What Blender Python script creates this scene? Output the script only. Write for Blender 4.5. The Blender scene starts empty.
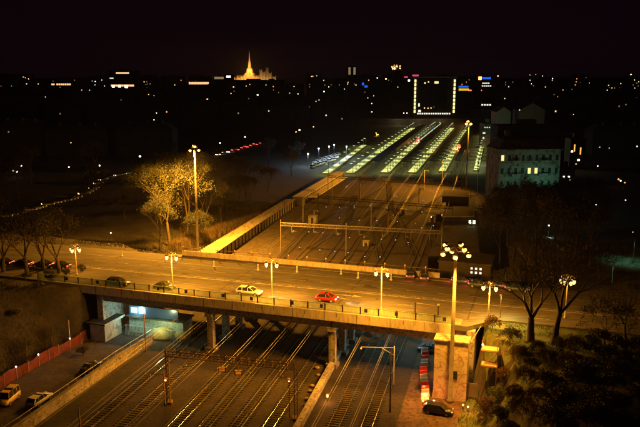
import bpy, math, random
from mathutils import Vector, Matrix
random.seed(7)
C = bpy.context.scene.collection
scn = bpy.context.scene
PI = math.pi

# ------------------------------------------------------------ camera
CAMH = 48.0
FPX = 700.0                       # focal length in pixels of a 640 px wide picture
PITCH = math.atan((213.5 - 75) / FPX)
cam = bpy.data.objects.new('camera', bpy.data.cameras.new('camera'))
C.objects.link(cam)
cam.location = (0, 0, CAMH)
cam.rotation_euler = (PI / 2 - PITCH, 0, 0)
cam.data.sensor_width = 36
cam.data.lens = 36 * FPX / 640
cam.data.clip_start = 1
cam.data.clip_end = 30000
scn.camera = cam

# ------------------------------------------------------------ night sky, moonlight, exposure
EXPO = 4.0
scn.view_settings.view_transform = 'Standard'
scn.view_settings.look = 'None'
scn.view_settings.exposure = EXPO
scn.view_settings.gamma = 1
scn.view_settings.use_curve_mapping = False
K = 2 ** -EXPO                    # brings a display level back to scene level
w = bpy.data.worlds.new('World')
scn.world = w
w.use_nodes = True
nt = w.node_tree
bg = nt.nodes['Background']
sky = nt.nodes.new('ShaderNodeTexSky')
sky.sky_type = 'NISHITA'
sky.sun_disc = False
sky.sun_elevation = math.radians(-8)
sky.sun_rotation = math.radians(200)
mul = nt.nodes.new('ShaderNodeVectorMath'); mul.operation = 'SCALE'; mul.inputs['Scale'].default_value = 0.02
add = nt.nodes.new('ShaderNodeVectorMath'); add.operation = 'ADD'
add.inputs[1].default_value = (0.0028 * K / 0.1, 0.0007 * K / 0.1, 0.0019 * K / 0.1)   # the town's dull glow on the night air
nt.links.new(sky.outputs[0], mul.inputs[0]); nt.links.new(mul.outputs[0], add.inputs[0])
nt.links.new(add.outputs[0], bg.inputs[0])
bg.inputs[1].default_value = 0.1
moon = bpy.data.objects.new('moonlight', bpy.data.lights.new('moonlight', 'SUN'))
moon.data.energy = 0.0006; moon.data.angle = math.radians(0.5); moon.data.color = (1, 0.8, 0.85)
moon.rotation_euler = (math.radians(50), 0, math.radians(-30)); C.objects.link(moon)
try:
    scn.cycles.use_denoising = True
    scn.cycles.max_bounces = 4; scn.cycles.diffuse_bounces = 2; scn.cycles.glossy_bounces = 2
    scn.cycles.transparent_max_bounces = 4
    scn.cycles.sample_clamp_indirect = 2.0
    scn.cycles.use_light_tree = True
except Exception:
    pass

SODIUM = (1.0, 0.375, 0.025)
AMBER = (1.0, 0.32, 0.04)
TUBE = (0.92, 1.0, 0.28)
COOL = (0.55, 0.95, 0.85)

# ------------------------------------------------------------ pixel -> world (photograph 640 x 427)
def P(px, py, z=0.0):
    x = (px - 320) / FPX; v = (213.5 - py) / FPX
    d = (x, math.cos(PITCH) + v * math.sin(PITCH), -math.sin(PITCH) + v * math.cos(PITCH))
    s = (z - CAMH) / d[2]
    return (d[0] * s, d[1] * s)
def PY(px, py, y):                # the point seen at a pixel, at forward distance y
    x = (px - 320) / FPX; v = (213.5 - py) / FPX
    d = (x, math.cos(PITCH) + v * math.sin(PITCH), -math.sin(PITCH) + v * math.cos(PITCH))
    s = y / d[1]
    return Vector((d[0] * s, y, CAMH + d[2] * s))

# ------------------------------------------------------------ materials
def _mat(name):
    m = bpy.data.materials.new(name); m.use_nodes = True
    return m, m.node_tree, m.node_tree.nodes['Principled BSDF']
def noisy(name, c1, c2, scale=1.0, rough=0.85, metal=0.0, detail=6, bump=0.0, scale2=None, c3=None, stretch=None):
    m, t, b = _mat(name)
    tc = t.nodes.new('ShaderNodeTexCoord')
    src = tc.outputs['Object']
    if stretch:
        mp = t.nodes.new('ShaderNodeMapping'); mp.inputs['Scale'].default_value = stretch
        t.links.new(src, mp.inputs[0]); src = mp.outputs[0]
    n = t.nodes.new('ShaderNodeTexNoise'); n.inputs['Scale'].default_value = scale; n.inputs['Detail'].default_value = detail
    n.inputs['Roughness'].default_value = 0.65
    t.links.new(src, n.inputs['Vector'])
    r = t.nodes.new('ShaderNodeValToRGB')
    r.color_ramp.elements[0].position = 0.32; r.color_ramp.elements[0].color = (*c1, 1)
    r.color_ramp.elements[1].position = 0.68; r.color_ramp.elements[1].color = (*c2, 1)
    t.links.new(n.outputs['Fac'], r.inputs[0])
    out = r.outputs[0]
    if c3:
        n2 = t.nodes.new('ShaderNodeTexNoise'); n2.inputs['Scale'].default_value = scale2 or scale * 6; n2.inputs['Detail'].default_value = 4
        t.links.new(src, n2.inputs['Vector'])
        r2 = t.nodes.new('ShaderNodeValToRGB'); r2.color_ramp.elements[0].position = 0.5; r2.color_ramp.elements[1].position = 0.62
        t.links.new(n2.outputs['Fac'], r2.inputs[0])
        mx = t.nodes.new('ShaderNodeMixRGB'); mx.inputs[2].default_value = (*c3, 1)
        t.links.new(r2.outputs[0], mx.inputs[0]); t.links.new(out, mx.inputs[1]); out = mx.outputs[0]
    t.links.new(out, b.inputs['Base Color'])
    b.inputs['Roughness'].default_value = rough; b.inputs['Metallic'].default_value = metal
    if bump:
        bp = t.nodes.new('ShaderNodeBump'); bp.inputs['Strength'].default_value = bump; bp.inputs['Distance'].default_value = 0.1
        n3 = t.nodes.new('ShaderNodeTexNoise'); n3.inputs['Scale'].default_value = scale * 5; n3.inputs['Detail'].default_value = 5
        t.links.new(src, n3.inputs['Vector'])
        t.links.new(n3.outputs['Fac'], bp.inputs['Height']); t.links.new(bp.outputs[0], b.inputs['Normal'])
    return m
def emis(name, col, level, base=(0.1, 0.1, 0.1)):
    m, t, b = _mat(name)
    b.inputs['Base Color'].default_value = (*base, 1)
    b.inputs['Emission Color'].default_value = (*col, 1)
    b.inputs['Emission Strength'].default_value = level * K
    m.cycles.emission_sampling = 'NONE'
    return m
def graffiti(name, c1, c2, ink, scale=0.5):
    """Render wall: blotchy plaster with sprayed scrawls (warped thin bands of noise)."""
    m, t, b = _mat(name)
    tc = t.nodes.new('ShaderNodeTexCoord')
    n = t.nodes.new('ShaderNodeTexNoise'); n.inputs['Scale'].default_value = 0.9; n.inputs['Detail'].default_value = 7
    t.links.new(tc.outputs['Object'], n.inputs['Vector'])
    r = t.nodes.new('ShaderNodeValToRGB')
    r.color_ramp.elements[0].position = 0.3; r.color_ramp.elements[0].color = (*c1, 1)
    r.color_ramp.elements[1].position = 0.7; r.color_ramp.elements[1].color = (*c2, 1)
    t.links.new(n.outputs['Fac'], r.inputs[0])
    out = r.outputs[0]
    for k, sc in enumerate((scale, scale * 1.9)):
        n2 = t.nodes.new('ShaderNodeTexNoise'); n2.inputs['Scale'].default_value = sc; n2.inputs['Detail'].default_value = 2
        n2.inputs['Distortion'].default_value = 1.6
        mp = t.nodes.new('ShaderNodeMapping'); mp.inputs['Location'].default_value = (3.7 * k, 1.3, 8.1 * k)
        t.links.new(tc.outputs['Object'], mp.inputs[0]); t.links.new(mp.outputs[0], n2.inputs['Vector'])
        r2 = t.nodes.new('ShaderNodeValToRGB')
        e = r2.color_ramp.elements
        e[0].position = 0.50; e[0].color = (0, 0, 0, 1)
        e[1].position = 0.515; e[1].color = (0.75, 0.75, 0.75, 1)
        x = e.new(0.535); x.color = (0.75, 0.75, 0.75, 1)
        x = e.new(0.55); x.color = (0, 0, 0, 1)
        t.links.new(n2.outputs['Fac'], r2.inputs[0])
        mx = t.nodes.new('ShaderNodeMixRGB'); mx.inputs[2].default_value = (*ink[k % len(ink)], 1)
        t.links.new(r2.outputs[0], mx.inputs[0]); t.links.new(out, mx.inputs[1]); out = mx.outputs[0]
    t.links.new(out, b.inputs['Base Color']); b.inputs['Roughness'].default_value = 0.9
    return m

M = {}
M['asphalt'] = noisy('asphalt', (0.035, 0.032, 0.03), (0.095, 0.086, 0.076), 0.55, 0.92, bump=0.2, c3=(0.12, 0.11, 0.095), scale2=4, stretch=(0.06, 1, 1))
M['asphalt_yard'] = noisy('yard_asphalt', (0.03, 0.023, 0.018), (0.065, 0.048, 0.036), 0.4, 0.95, bump=0.3, c3=(0.03, 0.025, 0.02), scale2=1.3)
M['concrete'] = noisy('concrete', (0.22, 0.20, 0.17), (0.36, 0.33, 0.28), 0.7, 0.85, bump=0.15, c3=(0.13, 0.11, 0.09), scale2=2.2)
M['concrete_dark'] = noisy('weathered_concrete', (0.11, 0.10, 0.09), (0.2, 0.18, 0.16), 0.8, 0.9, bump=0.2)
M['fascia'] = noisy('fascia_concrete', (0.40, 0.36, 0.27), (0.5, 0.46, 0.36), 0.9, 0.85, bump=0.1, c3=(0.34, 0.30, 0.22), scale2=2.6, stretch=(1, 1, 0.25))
M['ballast'] = noisy('ballast', (0.013, 0.0095, 0.008), (0.042, 0.029, 0.022), 0.35, 0.97, bump=0.8, c3=(0.012, 0.009, 0.007), scale2=2.5)
M['sleeper'] = noisy('sleeper_wood', (0.014, 0.011, 0.008), (0.04, 0.03, 0.022), 0.5, 0.95)
M['sleeper_pale'] = noisy('sleeper_concrete', (0.03, 0.023, 0.017), (0.10, 0.075, 0.055), 0.5, 0.9)
M['rail'] = noisy('rail_steel', (0.3, 0.28, 0.25), (0.5, 0.48, 0.45), 0.6, 0.22, metal=0.75)
M['soil'] = noisy('soil', (0.012, 0.010, 0.007), (0.04, 0.031, 0.019), 0.3, 1.0, bump=0.9, c3=(0.016, 0.018, 0.009), scale2=1.5)
M['grass'] = noisy('lawn', (0.035, 0.055, 0.018), (0.10, 0.13, 0.04), 0.35, 1.0, bump=0.8, c3=(0.10, 0.085, 0.04), scale2=1.1)
M['blade'] = noisy('grass_blades', (0.04, 0.07, 0.02), (0.12, 0.14, 0.05), 0.8, 0.9)
M['roofing'] = noisy('roof_felt', (0.22, 0.20, 0.14), (0.34, 0.31, 0.22), 0.5, 0.95, c3=(0.17, 0.15, 0.10), scale2=1.2, stretch=(1, 0.2, 1))
M['lit_roof'] = noisy('lit_roof', (0.45, 0.42, 0.32), (0.62, 0.58, 0.46), 0.5, 0.95)  # roof felt lightened in place of lamp light that falls short
M['dark_roof'] = noisy('dark_roof', (0.02, 0.018, 0.018), (0.05, 0.045, 0.04), 0.6, 0.9)
M['steel'] = noisy('galvanised_steel', (0.26, 0.25, 0.23), (0.42, 0.4, 0.37), 1.3, 0.5, metal=0.3)
M['mast_paint'] = noisy('mast_paint', (0.10, 0.09, 0.08), (0.17, 0.16, 0.14), 1.1, 0.6)
M['mast_dark'] = noisy('dim_mast', (0.03, 0.028, 0.025), (0.07, 0.065, 0.06), 1.1, 0.7)  # mast paint darkened to stand for a dimly lit pole
M['rusty'] = noisy('rusty_steel', (0.13, 0.08, 0.05), (0.26, 0.18, 0.12), 1.8, 0.8, metal=0.1)
M['green_paint'] = noisy('green_painted_steel', (0.10, 0.2, 0.13), (0.18, 0.3, 0.2), 1.2, 0.6)
M['dark_metal'] = noisy('dark_metal', (0.02, 0.02, 0.02), (0.05, 0.045, 0.04), 2, 0.5, metal=0.3)
M['white_paint'] = noisy('road_paint', (0.22, 0.20, 0.18), (0.5, 0.47, 0.42), 0.8, 0.8, c3=(0.10, 0.09, 0.08), scale2=2.2)
M['plaster'] = noisy('plaster', (0.3, 0.28, 0.22), (0.42, 0.4, 0.33), 0.5, 0.9, c3=(0.2, 0.18, 0.14), scale2=0.9)
M['plaster_green'] = noisy('pale_plaster', (0.14, 0.17, 0.14), (0.26, 0.29, 0.24), 0.2, 0.9, c3=(0.07, 0.08, 0.065), scale2=0.5)  # dark mottling stands in for tree shade on the facade
M['brick'] = noisy('brick', (0.12, 0.07, 0.05), (0.2, 0.12, 0.08), 1.2, 0.9)
M['dark_wall'] = noisy('dark_render', (0.02, 0.017, 0.015), (0.05, 0.043, 0.037), 0.15, 0.95)
M['bark'] = noisy('bark', (0.02, 0.015, 0.011), (0.055, 0.042, 0.03), 3, 0.95, bump=0.5)
M['bark_lit'] = noisy('lit_bark', (0.03, 0.024, 0.016), (0.07, 0.056, 0.04), 3, 0.95, bump=0.5)  # bark lightened for trees and shrubs in lamp light
M['leaf'] = noisy('sparse_leaves', (0.010, 0.017, 0.010), (0.034, 0.05, 0.026), 0.4, 0.8, c3=(0.012, 0.026, 0.012), scale2=0.7)
M['leaf_dark'] = noisy('dark_leaves', (0.014, 0.015, 0.007), (0.045, 0.04, 0.018), 0.6, 0.8)
M['leaf_red'] = noisy('russet_twigs', (0.03, 0.014, 0.010), (0.08, 0.036, 0.024), 0.7, 0.85, c3=(0.05, 0.05, 0.03), scale2=0.5)
M['reed'] = noisy('dry_reeds', (0.05, 0.038, 0.018), (0.12, 0.09, 0.045), 0.9, 0.9)
M['net'] = noisy('red_net', (0.06, 0.008, 0.006), (0.13, 0.018, 0.012), 0.8, 0.9)
M['red_plastic'] = noisy('red_plastic', (0.5, 0.03, 0.02), (0.65, 0.06, 0.04), 1, 0.45)
M['white_plastic'] = noisy('white_plastic', (0.6, 0.58, 0.55), (0.75, 0.73, 0.7), 1, 0.45)
M['tarp'] = noisy('yellow_tarp', (0.35, 0.26, 0.08), (0.5, 0.4, 0.15), 1.4, 0.6, bump=0.6)
M['sack'] = noisy('canvas_sack', (0.12, 0.10, 0.08), (0.3, 0.25, 0.2), 2, 0.9, bump=0.6)
M['tyre'] = noisy('tyre_rubber', (0.012, 0.012, 0.012), (0.025, 0.025, 0.025), 4, 0.9)
M['glass'] = noisy('car_glass', (0.012, 0.014, 0.016), (0.03, 0.03, 0.034), 0.5, 0.08)
M['wood'] = noisy('scaffold_boards', (0.3, 0.17, 0.09), (0.42, 0.26, 0.15), 1.1, 0.85, stretch=(0.2, 2, 2))
M['platform'] = noisy('platform_paving', (0.26, 0.25, 0.22), (0.34, 0.33, 0.29), 0.4, 0.8)
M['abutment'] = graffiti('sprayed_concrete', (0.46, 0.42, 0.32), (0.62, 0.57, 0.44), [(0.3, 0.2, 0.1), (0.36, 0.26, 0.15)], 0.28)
M['graffiti'] = graffiti('sprayed_shed_wall', (0.16, 0.14, 0.11), (0.28, 0.25, 0.2), [(0.03, 0.03, 0.03), (0.5, 0.45, 0.4)], 0.6)
M['marble'] = noisy('pale_marble', (0.5, 0.44, 0.38), (0.7, 0.62, 0.54), 0.05, 0.8)
def paint(name, c, rough=0.3):
    m, t, b = _mat(name)
    n = t.nodes.new('ShaderNodeTexNoise'); n.inputs['Scale'].default_value = 3
    mx = t.nodes.new('ShaderNodeMixRGB'); mx.inputs[1].default_value = (*c, 1); mx.inputs[2].default_value = (*[v * 0.7 for v in c], 1)
    t.links.new(n.outputs['Fac'], mx.inputs[0]); t.links.new(mx.outputs[0], b.inputs['Base Color'])
    b.inputs['Roughness'].default_value = rough; b.inputs['Coat Weight'].default_value = 0.4
    return m
M['car_silver'] = paint('silver_car_paint', (0.55, 0.55, 0.55)); M['car_red'] = paint('red_car_paint', (0.45, 0.02, 0.012))
M['car_black'] = paint('black_car_paint', (0.012, 0.012, 0.014)); M['car_white'] = paint('white_car_paint', (0.75, 0.74, 0.7))
M['car_yellow'] = paint('yellow_car_paint', (0.7, 0.5, 0.12)); M['car_blue'] = paint('blue_car_paint', (0.05, 0.08, 0.14))
M['em_sodium'] = emis('sodium_bulb', (1, 0.36, 0.045), 11)
M['em_warm'] = emis('warm_bulb', (1, 0.78, 0.42), 10)
M['em_pear'] = emis('lantern_glass', (1, 0.68, 0.27), 1.7)
M['em_white'] = emis('white_bulb', (1, 0.95, 0.85), 8)
M['em_green'] = emis('greenish_bulb', (0.85, 1, 0.6), 8)
M['em_orange'] = emis('orange_bulb', (1, 0.45, 0.13), 8)
M['em_red'] = emis('red_lamp', (1, 0.06, 0.04), 6)
M['em_redo'] = emis('red_orange_lamp', (1, 0.2, 0.04), 8)
M['em_tube'] = emis('fluorescent_tube', (0.85, 1, 0.5), 5)
M['em_cool'] = emis('cool_window', (0.55, 0.95, 0.95), 1.0)
M['em_blue'] = emis('blue_neon', (0.02, 0.14, 1), 0.9)
M['em_yellow'] = emis('yellow_neon', (1, 0.55, 0.03), 0.9)
M['em_pink'] = emis('pink_neon', (1, 0.08, 0.2), 0.9)
M['em_violet'] = emis('violet_neon', (0.95, 0.6, 1.0), 3)
M['win_warm'] = emis('warm_window', (1, 0.6, 0.2), 1.6)
M['win_orange'] = emis('orange_window', (1, 0.36, 0.08), 1.6)
M['win_dim'] = emis('dim_window', (1, 0.7, 0.35), 0.25)
M['win_white'] = emis('white_window', (1, 0.95, 0.75), 1.2)
M['win_green'] = emis('greenish_window', (0.75, 1, 0.55), 0.9)
M['win_strip'] = emis('lit_floor', (1, 0.5, 0.22), 1.6)
M['win_pale'] = emis('pale_lit_floor', (0.85, 0.95, 0.7), 1.0)
M['win_dark'] = noisy('dark_window', (0.006, 0.006, 0.007), (0.014, 0.014, 0.015), 0.5, 0.7)

# ------------------------------------------------------------ mesh helpers
class MB:
    def __init__(self): self.v = []; self.f = []
    def add(self, vs, fs):
        n = len(self.v); self.v.extend(vs); self.f.extend([tuple(i + n for i in f) for f in fs]); return self
    def box(self, x0, x1, y0, y1, z0, z1, rz=0, c=None):
        vs = [(x, y, z) for z in (z0, z1) for x, y in ((x0, y0), (x1, y0), (x1, y1), (x0, y1))]
        if rz:
            cx, cy = c or ((x0 + x1) / 2, (y0 + y1) / 2); a, b = math.cos(rz), math.sin(rz)
            vs = [(cx + (x - cx) * a - (y - cy) * b, cy + (x - cx) * b + (y - cy) * a, z) for x, y, z in vs]
        return self.add(vs, [(3, 2, 1, 0), (4, 5, 6, 7), (0, 1, 5, 4), (1, 2, 6, 5), (2, 3, 7, 6), (3, 0, 4, 7)])
    def prism(self, poly, z0, z1):
        n = len(poly)
        z0 = z0 if isinstance(z0, (list, tuple)) else [z0] * n
        z1 = z1 if isinstance(z1, (list, tuple)) else [z1] * n
        vs = [(p[0], p[1], z) for p, z in zip(poly, z0)] + [(p[0], p[1], z) for p, z in zip(poly, z1)]
        fs = [tuple(reversed(range(n))), tuple(range(n, 2 * n))] + [(i, (i + 1) % n, n + (i + 1) % n, n + i) for i in range(n)]
        return self.add(vs, fs)
    def tube(self, a, b, r0, r1=None, n=6, caps=True):
        a = Vector(a); b = Vector(b); r1 = r0 if r1 is None else r1
        d = b - a
        if d.length < 1e-6: return self
        d.normalize()
        u = d.cross(Vector((0, 0, 1)) if abs(d.z) < 0.9 else Vector((1, 0, 0))).normalized(); w_ = d.cross(u)
        vs = []
        for c, r in ((a, r0), (b, r1)):
            for i in range(n):
                t = 2 * PI * i / n
                vs.append(tuple(c + (u * math.cos(t) + w_ * math.sin(t)) * r))
        fs = [(i, (i + 1) % n, n + (i + 1) % n, n + i) for i in range(n)]
        if caps: fs += [tuple(reversed(range(n))), tuple(range(n, 2 * n))]
        return self.add(vs, fs)
    def bar(self, a, b, w_=0.1, h=0.1):
        """square bar between two points"""
        return self.tube(a, b, max(w_, h) * 0.7, None, 4)
    def path(self, pts, r, n=5):
        for i in range(len(pts) - 1): self.tube(pts[i], pts[i + 1], r, None, n)
        return self
    def lathe(self, prof, n=10, c=(0, 0, 0)):
        vs = []; fs = []
        for r, z in prof:
            for i in range(n):
                t = 2 * PI * i / n; vs.append((c[0] + r * math.cos(t), c[1] + r * math.sin(t), c[2] + z))
        for j in range(len(prof) - 1):
            for i in range(n):
                k = (i + 1) % n; fs.append((j * n + i, j * n + k, (j + 1) * n + k, (j + 1) * n + i))
        fs.append(tuple(reversed(range(n)))); fs.append(tuple(range((len(prof) - 1) * n, len(prof) * n)))
        return self.add(vs, fs)
    def ball(self, c, r, n=8, sq=1.0):
        m = max(3, n // 2)
        return self.lathe([(r * max(0.02, math.sin(PI * j / m)), -r * sq * math.cos(PI * j / m)) for j in range(m + 1)], n, c)
    def loft(self, rings):
        n = len(rings[0]); vs = [p for r in rings for p in r]; fs = []
        for j in range(len(rings) - 1):
            for i in range(n):
                k = (i + 1) % n; fs.append((j * n + i, j * n + k, (j + 1) * n + k, (j + 1) * n + i))
        fs.append(tuple(reversed(range(n)))); fs.append(tuple(range((len(rings) - 1) * n, len(rings) * n)))
        return self.add(vs, fs)
    def build(self, name, mat, parent=None, smooth=False):
        me = bpy.data.meshes.new(name); me.from_pydata([tuple(p) for p in self.v], [], self.f)
        me.materials.append(mat if not isinstance(mat, str) else M[mat])
        if smooth:
            me.polygons.foreach_set('use_smooth', [True] * len(me.polygons))
        me.update()
        o = bpy.data.objects.new(name, me); C.objects.link(o)
        if parent: o.parent = parent
        return o

def tag(o, label, cat, group=None, kind=None):
    o['label'] = label
    if cat: o['category'] = cat
    if group: o['group'] = group
    if kind: o['kind'] = kind
    return o
def thing(name, label, cat, loc=(0, 0, 0), rz=0, group=None):
    o = bpy.data.objects.new(name, None); C.objects.link(o); o.empty_display_size = 0.2
    o.location = loc; o.rotation_euler = (0, 0, rz)
    return tag(o, label, cat, group)
def struct(name, mb, mat):
    o = mb.build(name, mat); o['kind'] = 'structure'; return o
def dup(root, loc, rz=0, label=None, scale=None):
    def cp(o, par):
        c = o.copy(); C.objects.link(c); c.parent = par
        for ch in kids.get(o.name, []): cp(ch, c)
        return c
    kids = {}
    stack = [root]
    while stack:
        o = stack.pop(); kids[o.name] = list(o.children); stack += kids[o.name]
    r = cp(root, None)
    r.location = loc; r.rotation_euler = (0, 0, rz)
    if label: r['label'] = label
    if scale: r.scale = (scale,) * 3 if not isinstance(scale, tuple) else scale
    return r
def light(parent, loc, power, col, r=0.3, name='glow_source', spot=None, aim=None):
    d = bpy.data.lights.new(name, 'SPOT' if spot else 'POINT'); d.energy = power; d.color = col; d.shadow_soft_size = r
    o = bpy.data.objects.new(name, d); C.objects.link(o); o.location = loc
    if spot:
        d.spot_size = math.radians(spot); d.spot_blend = 0.8
        if aim: o.rotation_euler = Vector(aim).to_track_quat('-Z', 'Y').to_euler()
    if parent: o.parent = parent
    return o
ORD = ['', 'first', 'second', 'third', 'fourth', 'fifth', 'sixth', 'seventh', 'eighth', 'ninth', 'tenth', 'eleventh', 'twelfth',
       'thirteenth', 'fourteenth', 'fifteenth', 'sixteenth', 'seventeenth', 'eighteenth', 'nineteenth', 'twentieth']
def ordn(n):
    if n <= 20: return ORD[n]
    s = {2: 'twenty', 3: 'thirty', 4: 'forty', 5: 'fifty', 6: 'sixty', 7: 'seventy'}[n // 10]
    t = {'twenty': 'twentieth', 'thirty': 'thirtieth', 'forty': 'fortieth', 'fifty': 'fiftieth', 'sixty': 'sixtieth', 'seventy': 'seventieth'}
    return t[s] if n % 10 == 0 else s + '-' + ORD[n % 10]

def smooth(t):
    t = max(0.0, min(1.0, t)); return t * t * (3 - 2 * t)
def interp(tab, y):
    if y <= tab[0][0]:
        (a, b), (c, d) = tab[0], tab[1]
    elif y >= tab[-1][0]:
        (a, b), (c, d) = tab[-2], tab[-1]
    else:
        for (a, b), (c, d) in zip(tab, tab[1:]):
            if y <= c: break
    return b + (d - b) * (y - a) / (c - a)

# ------------------------------------------------------------ bridge frame
BA = math.radians(-18.3)
BO = (-8.7, 112.7)
BU = (math.cos(BA), math.sin(BA)); BV = (-math.sin(BA), math.cos(BA))
def B(u, v): return (BO[0] + BU[0] * u + BV[0] * v, BO[1] + BU[1] * u + BV[1] * v)
def UV(x, y):
    dx, dy = x - BO[0], y - BO[1]; return dx * BU[0] + dy * BU[1], dx * BV[0] + dy * BV[1]
DECK = 10.0; BW = 24.5; AB = 33.0

LEFT = [(60, -60), (100, -50.5), (112, -46.5), (122, -43.3), (150, -37), (176, -32.5), (255, -14), (343, 4), (600, 68), (900, 143)]
RIGHT = [(60, 15), (97, 23.7), (102, 24.2), (126, 31.5), (150, 38), (200, 52), (250, 66), (316, 86), (612, 158), (900, 228)]
def ground_z(x, y):
    l, r = interp(LEFT, y), interp(RIGHT, y)
    u, v = UV(x, y)
    d = l - x if x < l else (x - r if x > r else 0)
    if d <= 0: return 0.0
    wd = 14 if x < l else 9
    e = min(max(0, -0.5 - v), 8) if v < BW / 2 else min(max(0, v - BW - 0.5), 8)
    wd = 1.2 + (wd - 1.2) * smooth(e / 8)      # steep behind the abutments
    if v < -2: top = 9.6
    elif v < BW + 4: top = 9.75
    else: top = 9.75 - 7.2 * smooth((v - BW - 4) / 26.0)
    if v > 60: top = 2.5 - 2.5 * smooth((v - 60) / 150)
    top *= 1 - smooth((d - 90) / 260)
    k = smooth(d / wd)
    z = top * k
    if not (-6 < v < BW + 6) and d > 1:
        z += (math.sin(x * 0.9) * math.cos(y * 0.7) + math.sin(x * 0.37 + y * 0.5)) * 0.12 * min(1, d / 6)
    return max(0.0, z)

# ------------------------------------------------------------ ground sheets
def grid_sheet(name, xs, ys, mat):
    mb = MB(); nx = len(xs)
    mb.v = [(x, y, ground_z(x, y) - 0.02) for y in ys for x in xs]
    mb.f = [(j * nx + i, j * nx + i + 1, (j + 1) * nx + i + 1, (j + 1) * nx + i) for j in range(len(ys) - 1) for i in range(nx - 1)]
    o = mb.build(name, mat, smooth=True); o['kind'] = 'structure'; return o
def rng(a, b, s):
    out = []; x = a
    while x < b - 1e-6: out.append(x); x += s
    return out + [b]
xs = [-9000, -4000, -2000, -1000, -600] + rng(-400, -120, 20) + rng(-110, 110, 1.5) + rng(120, 400, 20) + [600, 1000, 2000, 4000, 9000]
ys = [-300, -100, 0] + rng(30, 76, 8) + rng(78, 210, 1.5) + rng(220, 400, 10) + rng(440, 1000, 60) + [1500, 2500, 5000, 12000]
ground = grid_sheet('ground', xs, ys, M['soil'])

TS = 0.256
def sheet(name, poly, z, mat):
    mb = MB(); mb.add([(p[0], p[1], z) for p in poly], [tuple(range(len(poly)))]); return struct(name, mb, mat)
# track bed following the fan of tracks
TL = [(60, -41.6), (90, -34.5), (118, -29.0), (188, -10.5), (343, 16), (700, 108)]
TR = [(60, 2.6), (90, 10.2), (188, 35.5), (240, 52), (343, 81), (700, 176)]
mb = MB()
yy = rng(50, 700, 10)
mb.v = [(interp(t, y), y, 0.004) for y in yy for t in (TL, TR)]
mb.f = [(2 * i, 2 * i + 1, 2 * i + 3, 2 * i + 2) for i in range(len(yy) - 1)]
struct('track_bed', mb, M['ballast'])
sheet('yard', [(-62, 60), (-48, 60), (-30.5, 119), (-28, 128), (-26, 137), (-36.5, 152), (-43, 122.5), (-50.3, 100)], 0.012, M['asphalt_yard'])
sheet('service_road', [(2.9, 60), (15, 60), (24, 97.5), (32, 128), (44, 170), (36, 172), (26, 150), (10.6, 90)], 0.012, noisy('dusty_asphalt', (0.05, 0.028, 0.02), (0.11, 0.065, 0.045), 0.5, 0.95, bump=0.4, c3=(0.035, 0.02, 0.015), scale2=1.5))
sheet('paved_apron', [(-24, 176), (-20.5, 141), (-21, 136), (-12, 178), (-10.6, 190), (9, 282), (-1, 288), (-8, 262), (-24.5, 192)], 0.012, noisy('worn_apron', (0.03, 0.024, 0.017), (0.075, 0.06, 0.042), 0.35, 0.95, c3=(0.022, 0.018, 0.013), scale2=1))

# ------------------------------------------------------------ roads on the ramps
def strip(pts, wl, wr, z, name, mat, thick=0.0):
    mb = MB(); n = len(pts)
    for i, (x, y) in enumerate(pts):
        a = Vector(pts[max(0, i - 1)]); b = Vector(pts[min(n - 1, i + 1)]); d = (b - a).normalized(); nn = Vector((-d.y, d.x))
        for s in (wl[i] if isinstance(wl, list) else wl, -(wr[i] if isinstance(wr, list) else wr)):
            zz = z(x, y) if callable(z) else z
            mb.v.append((x + nn.x * s, y + nn.y * s, zz))
    mb.f = [(2 * i, 2 * i + 1, 2 * i + 3, 2 * i + 2) for i in range(n - 1)]
    return struct(name, mb, mat)
def up(u0, u1, v, n=8): return [B(u0 + (u1 - u0) * i / n, v) for i in range(n + 1)]
mb = MB()
for u0, u1 in ((-AB - 70, -AB), (AB, AB + 34)):
    mb.prism([B(u0, 0.0), B(u1, 0.0), B(u1, BW), B(u0, BW)] if u0 < 0 else [B(u0, 0), B(u0 + 4, 4.6), B(u1, 4.6), B(u1, BW), B(u0, BW)], 9.3, DECK)
mb.prism([B(AB + 34, 4.6), B(AB + 150, 2), B(AB + 150, 20), B(AB + 34, BW)], 9.3, DECK)
struct('road', mb, M['asphalt'])
mb = MB(); mb.prism([B(AB + 18, BW), B(AB + 40, BW), B(AB + 75, 80), B(AB + 95, 160), B(AB + 84, 160), B(AB + 60, 80)], 9.2, [10.0, 10.0, 8.0, 1.2, 1.2, 8.0])
struct('side_road', mb, M['asphalt'])

# ------------------------------------------------------------ road bridge
bridge = thing('road_bridge', 'long concrete road bridge with ochre edge beam crossing over the railway tracks', 'bridge', (BO[0], BO[1], 0), BA)
MB().box(-AB, AB, 0.0, BW, 9.2, DECK).build('deck', M['asphalt'], bridge)
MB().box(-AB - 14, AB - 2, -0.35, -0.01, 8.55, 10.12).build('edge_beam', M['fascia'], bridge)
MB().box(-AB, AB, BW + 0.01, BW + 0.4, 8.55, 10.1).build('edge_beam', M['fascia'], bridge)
mb = MB(); x = -AB - 12
while x < AB - 3: mb.box(x, x + .05, -.365, -.352, 8.56, 10.1); mb.box(x + 2.1, x + 2.16, -.362, -.352, 9.3, 9.9); x += 5.5
mb.build('beam_joints', M['dark_metal'], bridge)
for v in (0.9, 6.5, 12, 17.5, 22.9):
    mb = MB()
    for a, b in ((-AB, -11.6), (-11.4, 10.9), (11.1, AB)):
        mb.box(a, b, v - 0.45, v + 0.45, 7.15, 8.35); mb.box(a, b, v - 0.3, v + 0.3, 8.35, 9.2)
    mb.build('girder', M['concrete'], bridge)
pier_mb = None
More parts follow.
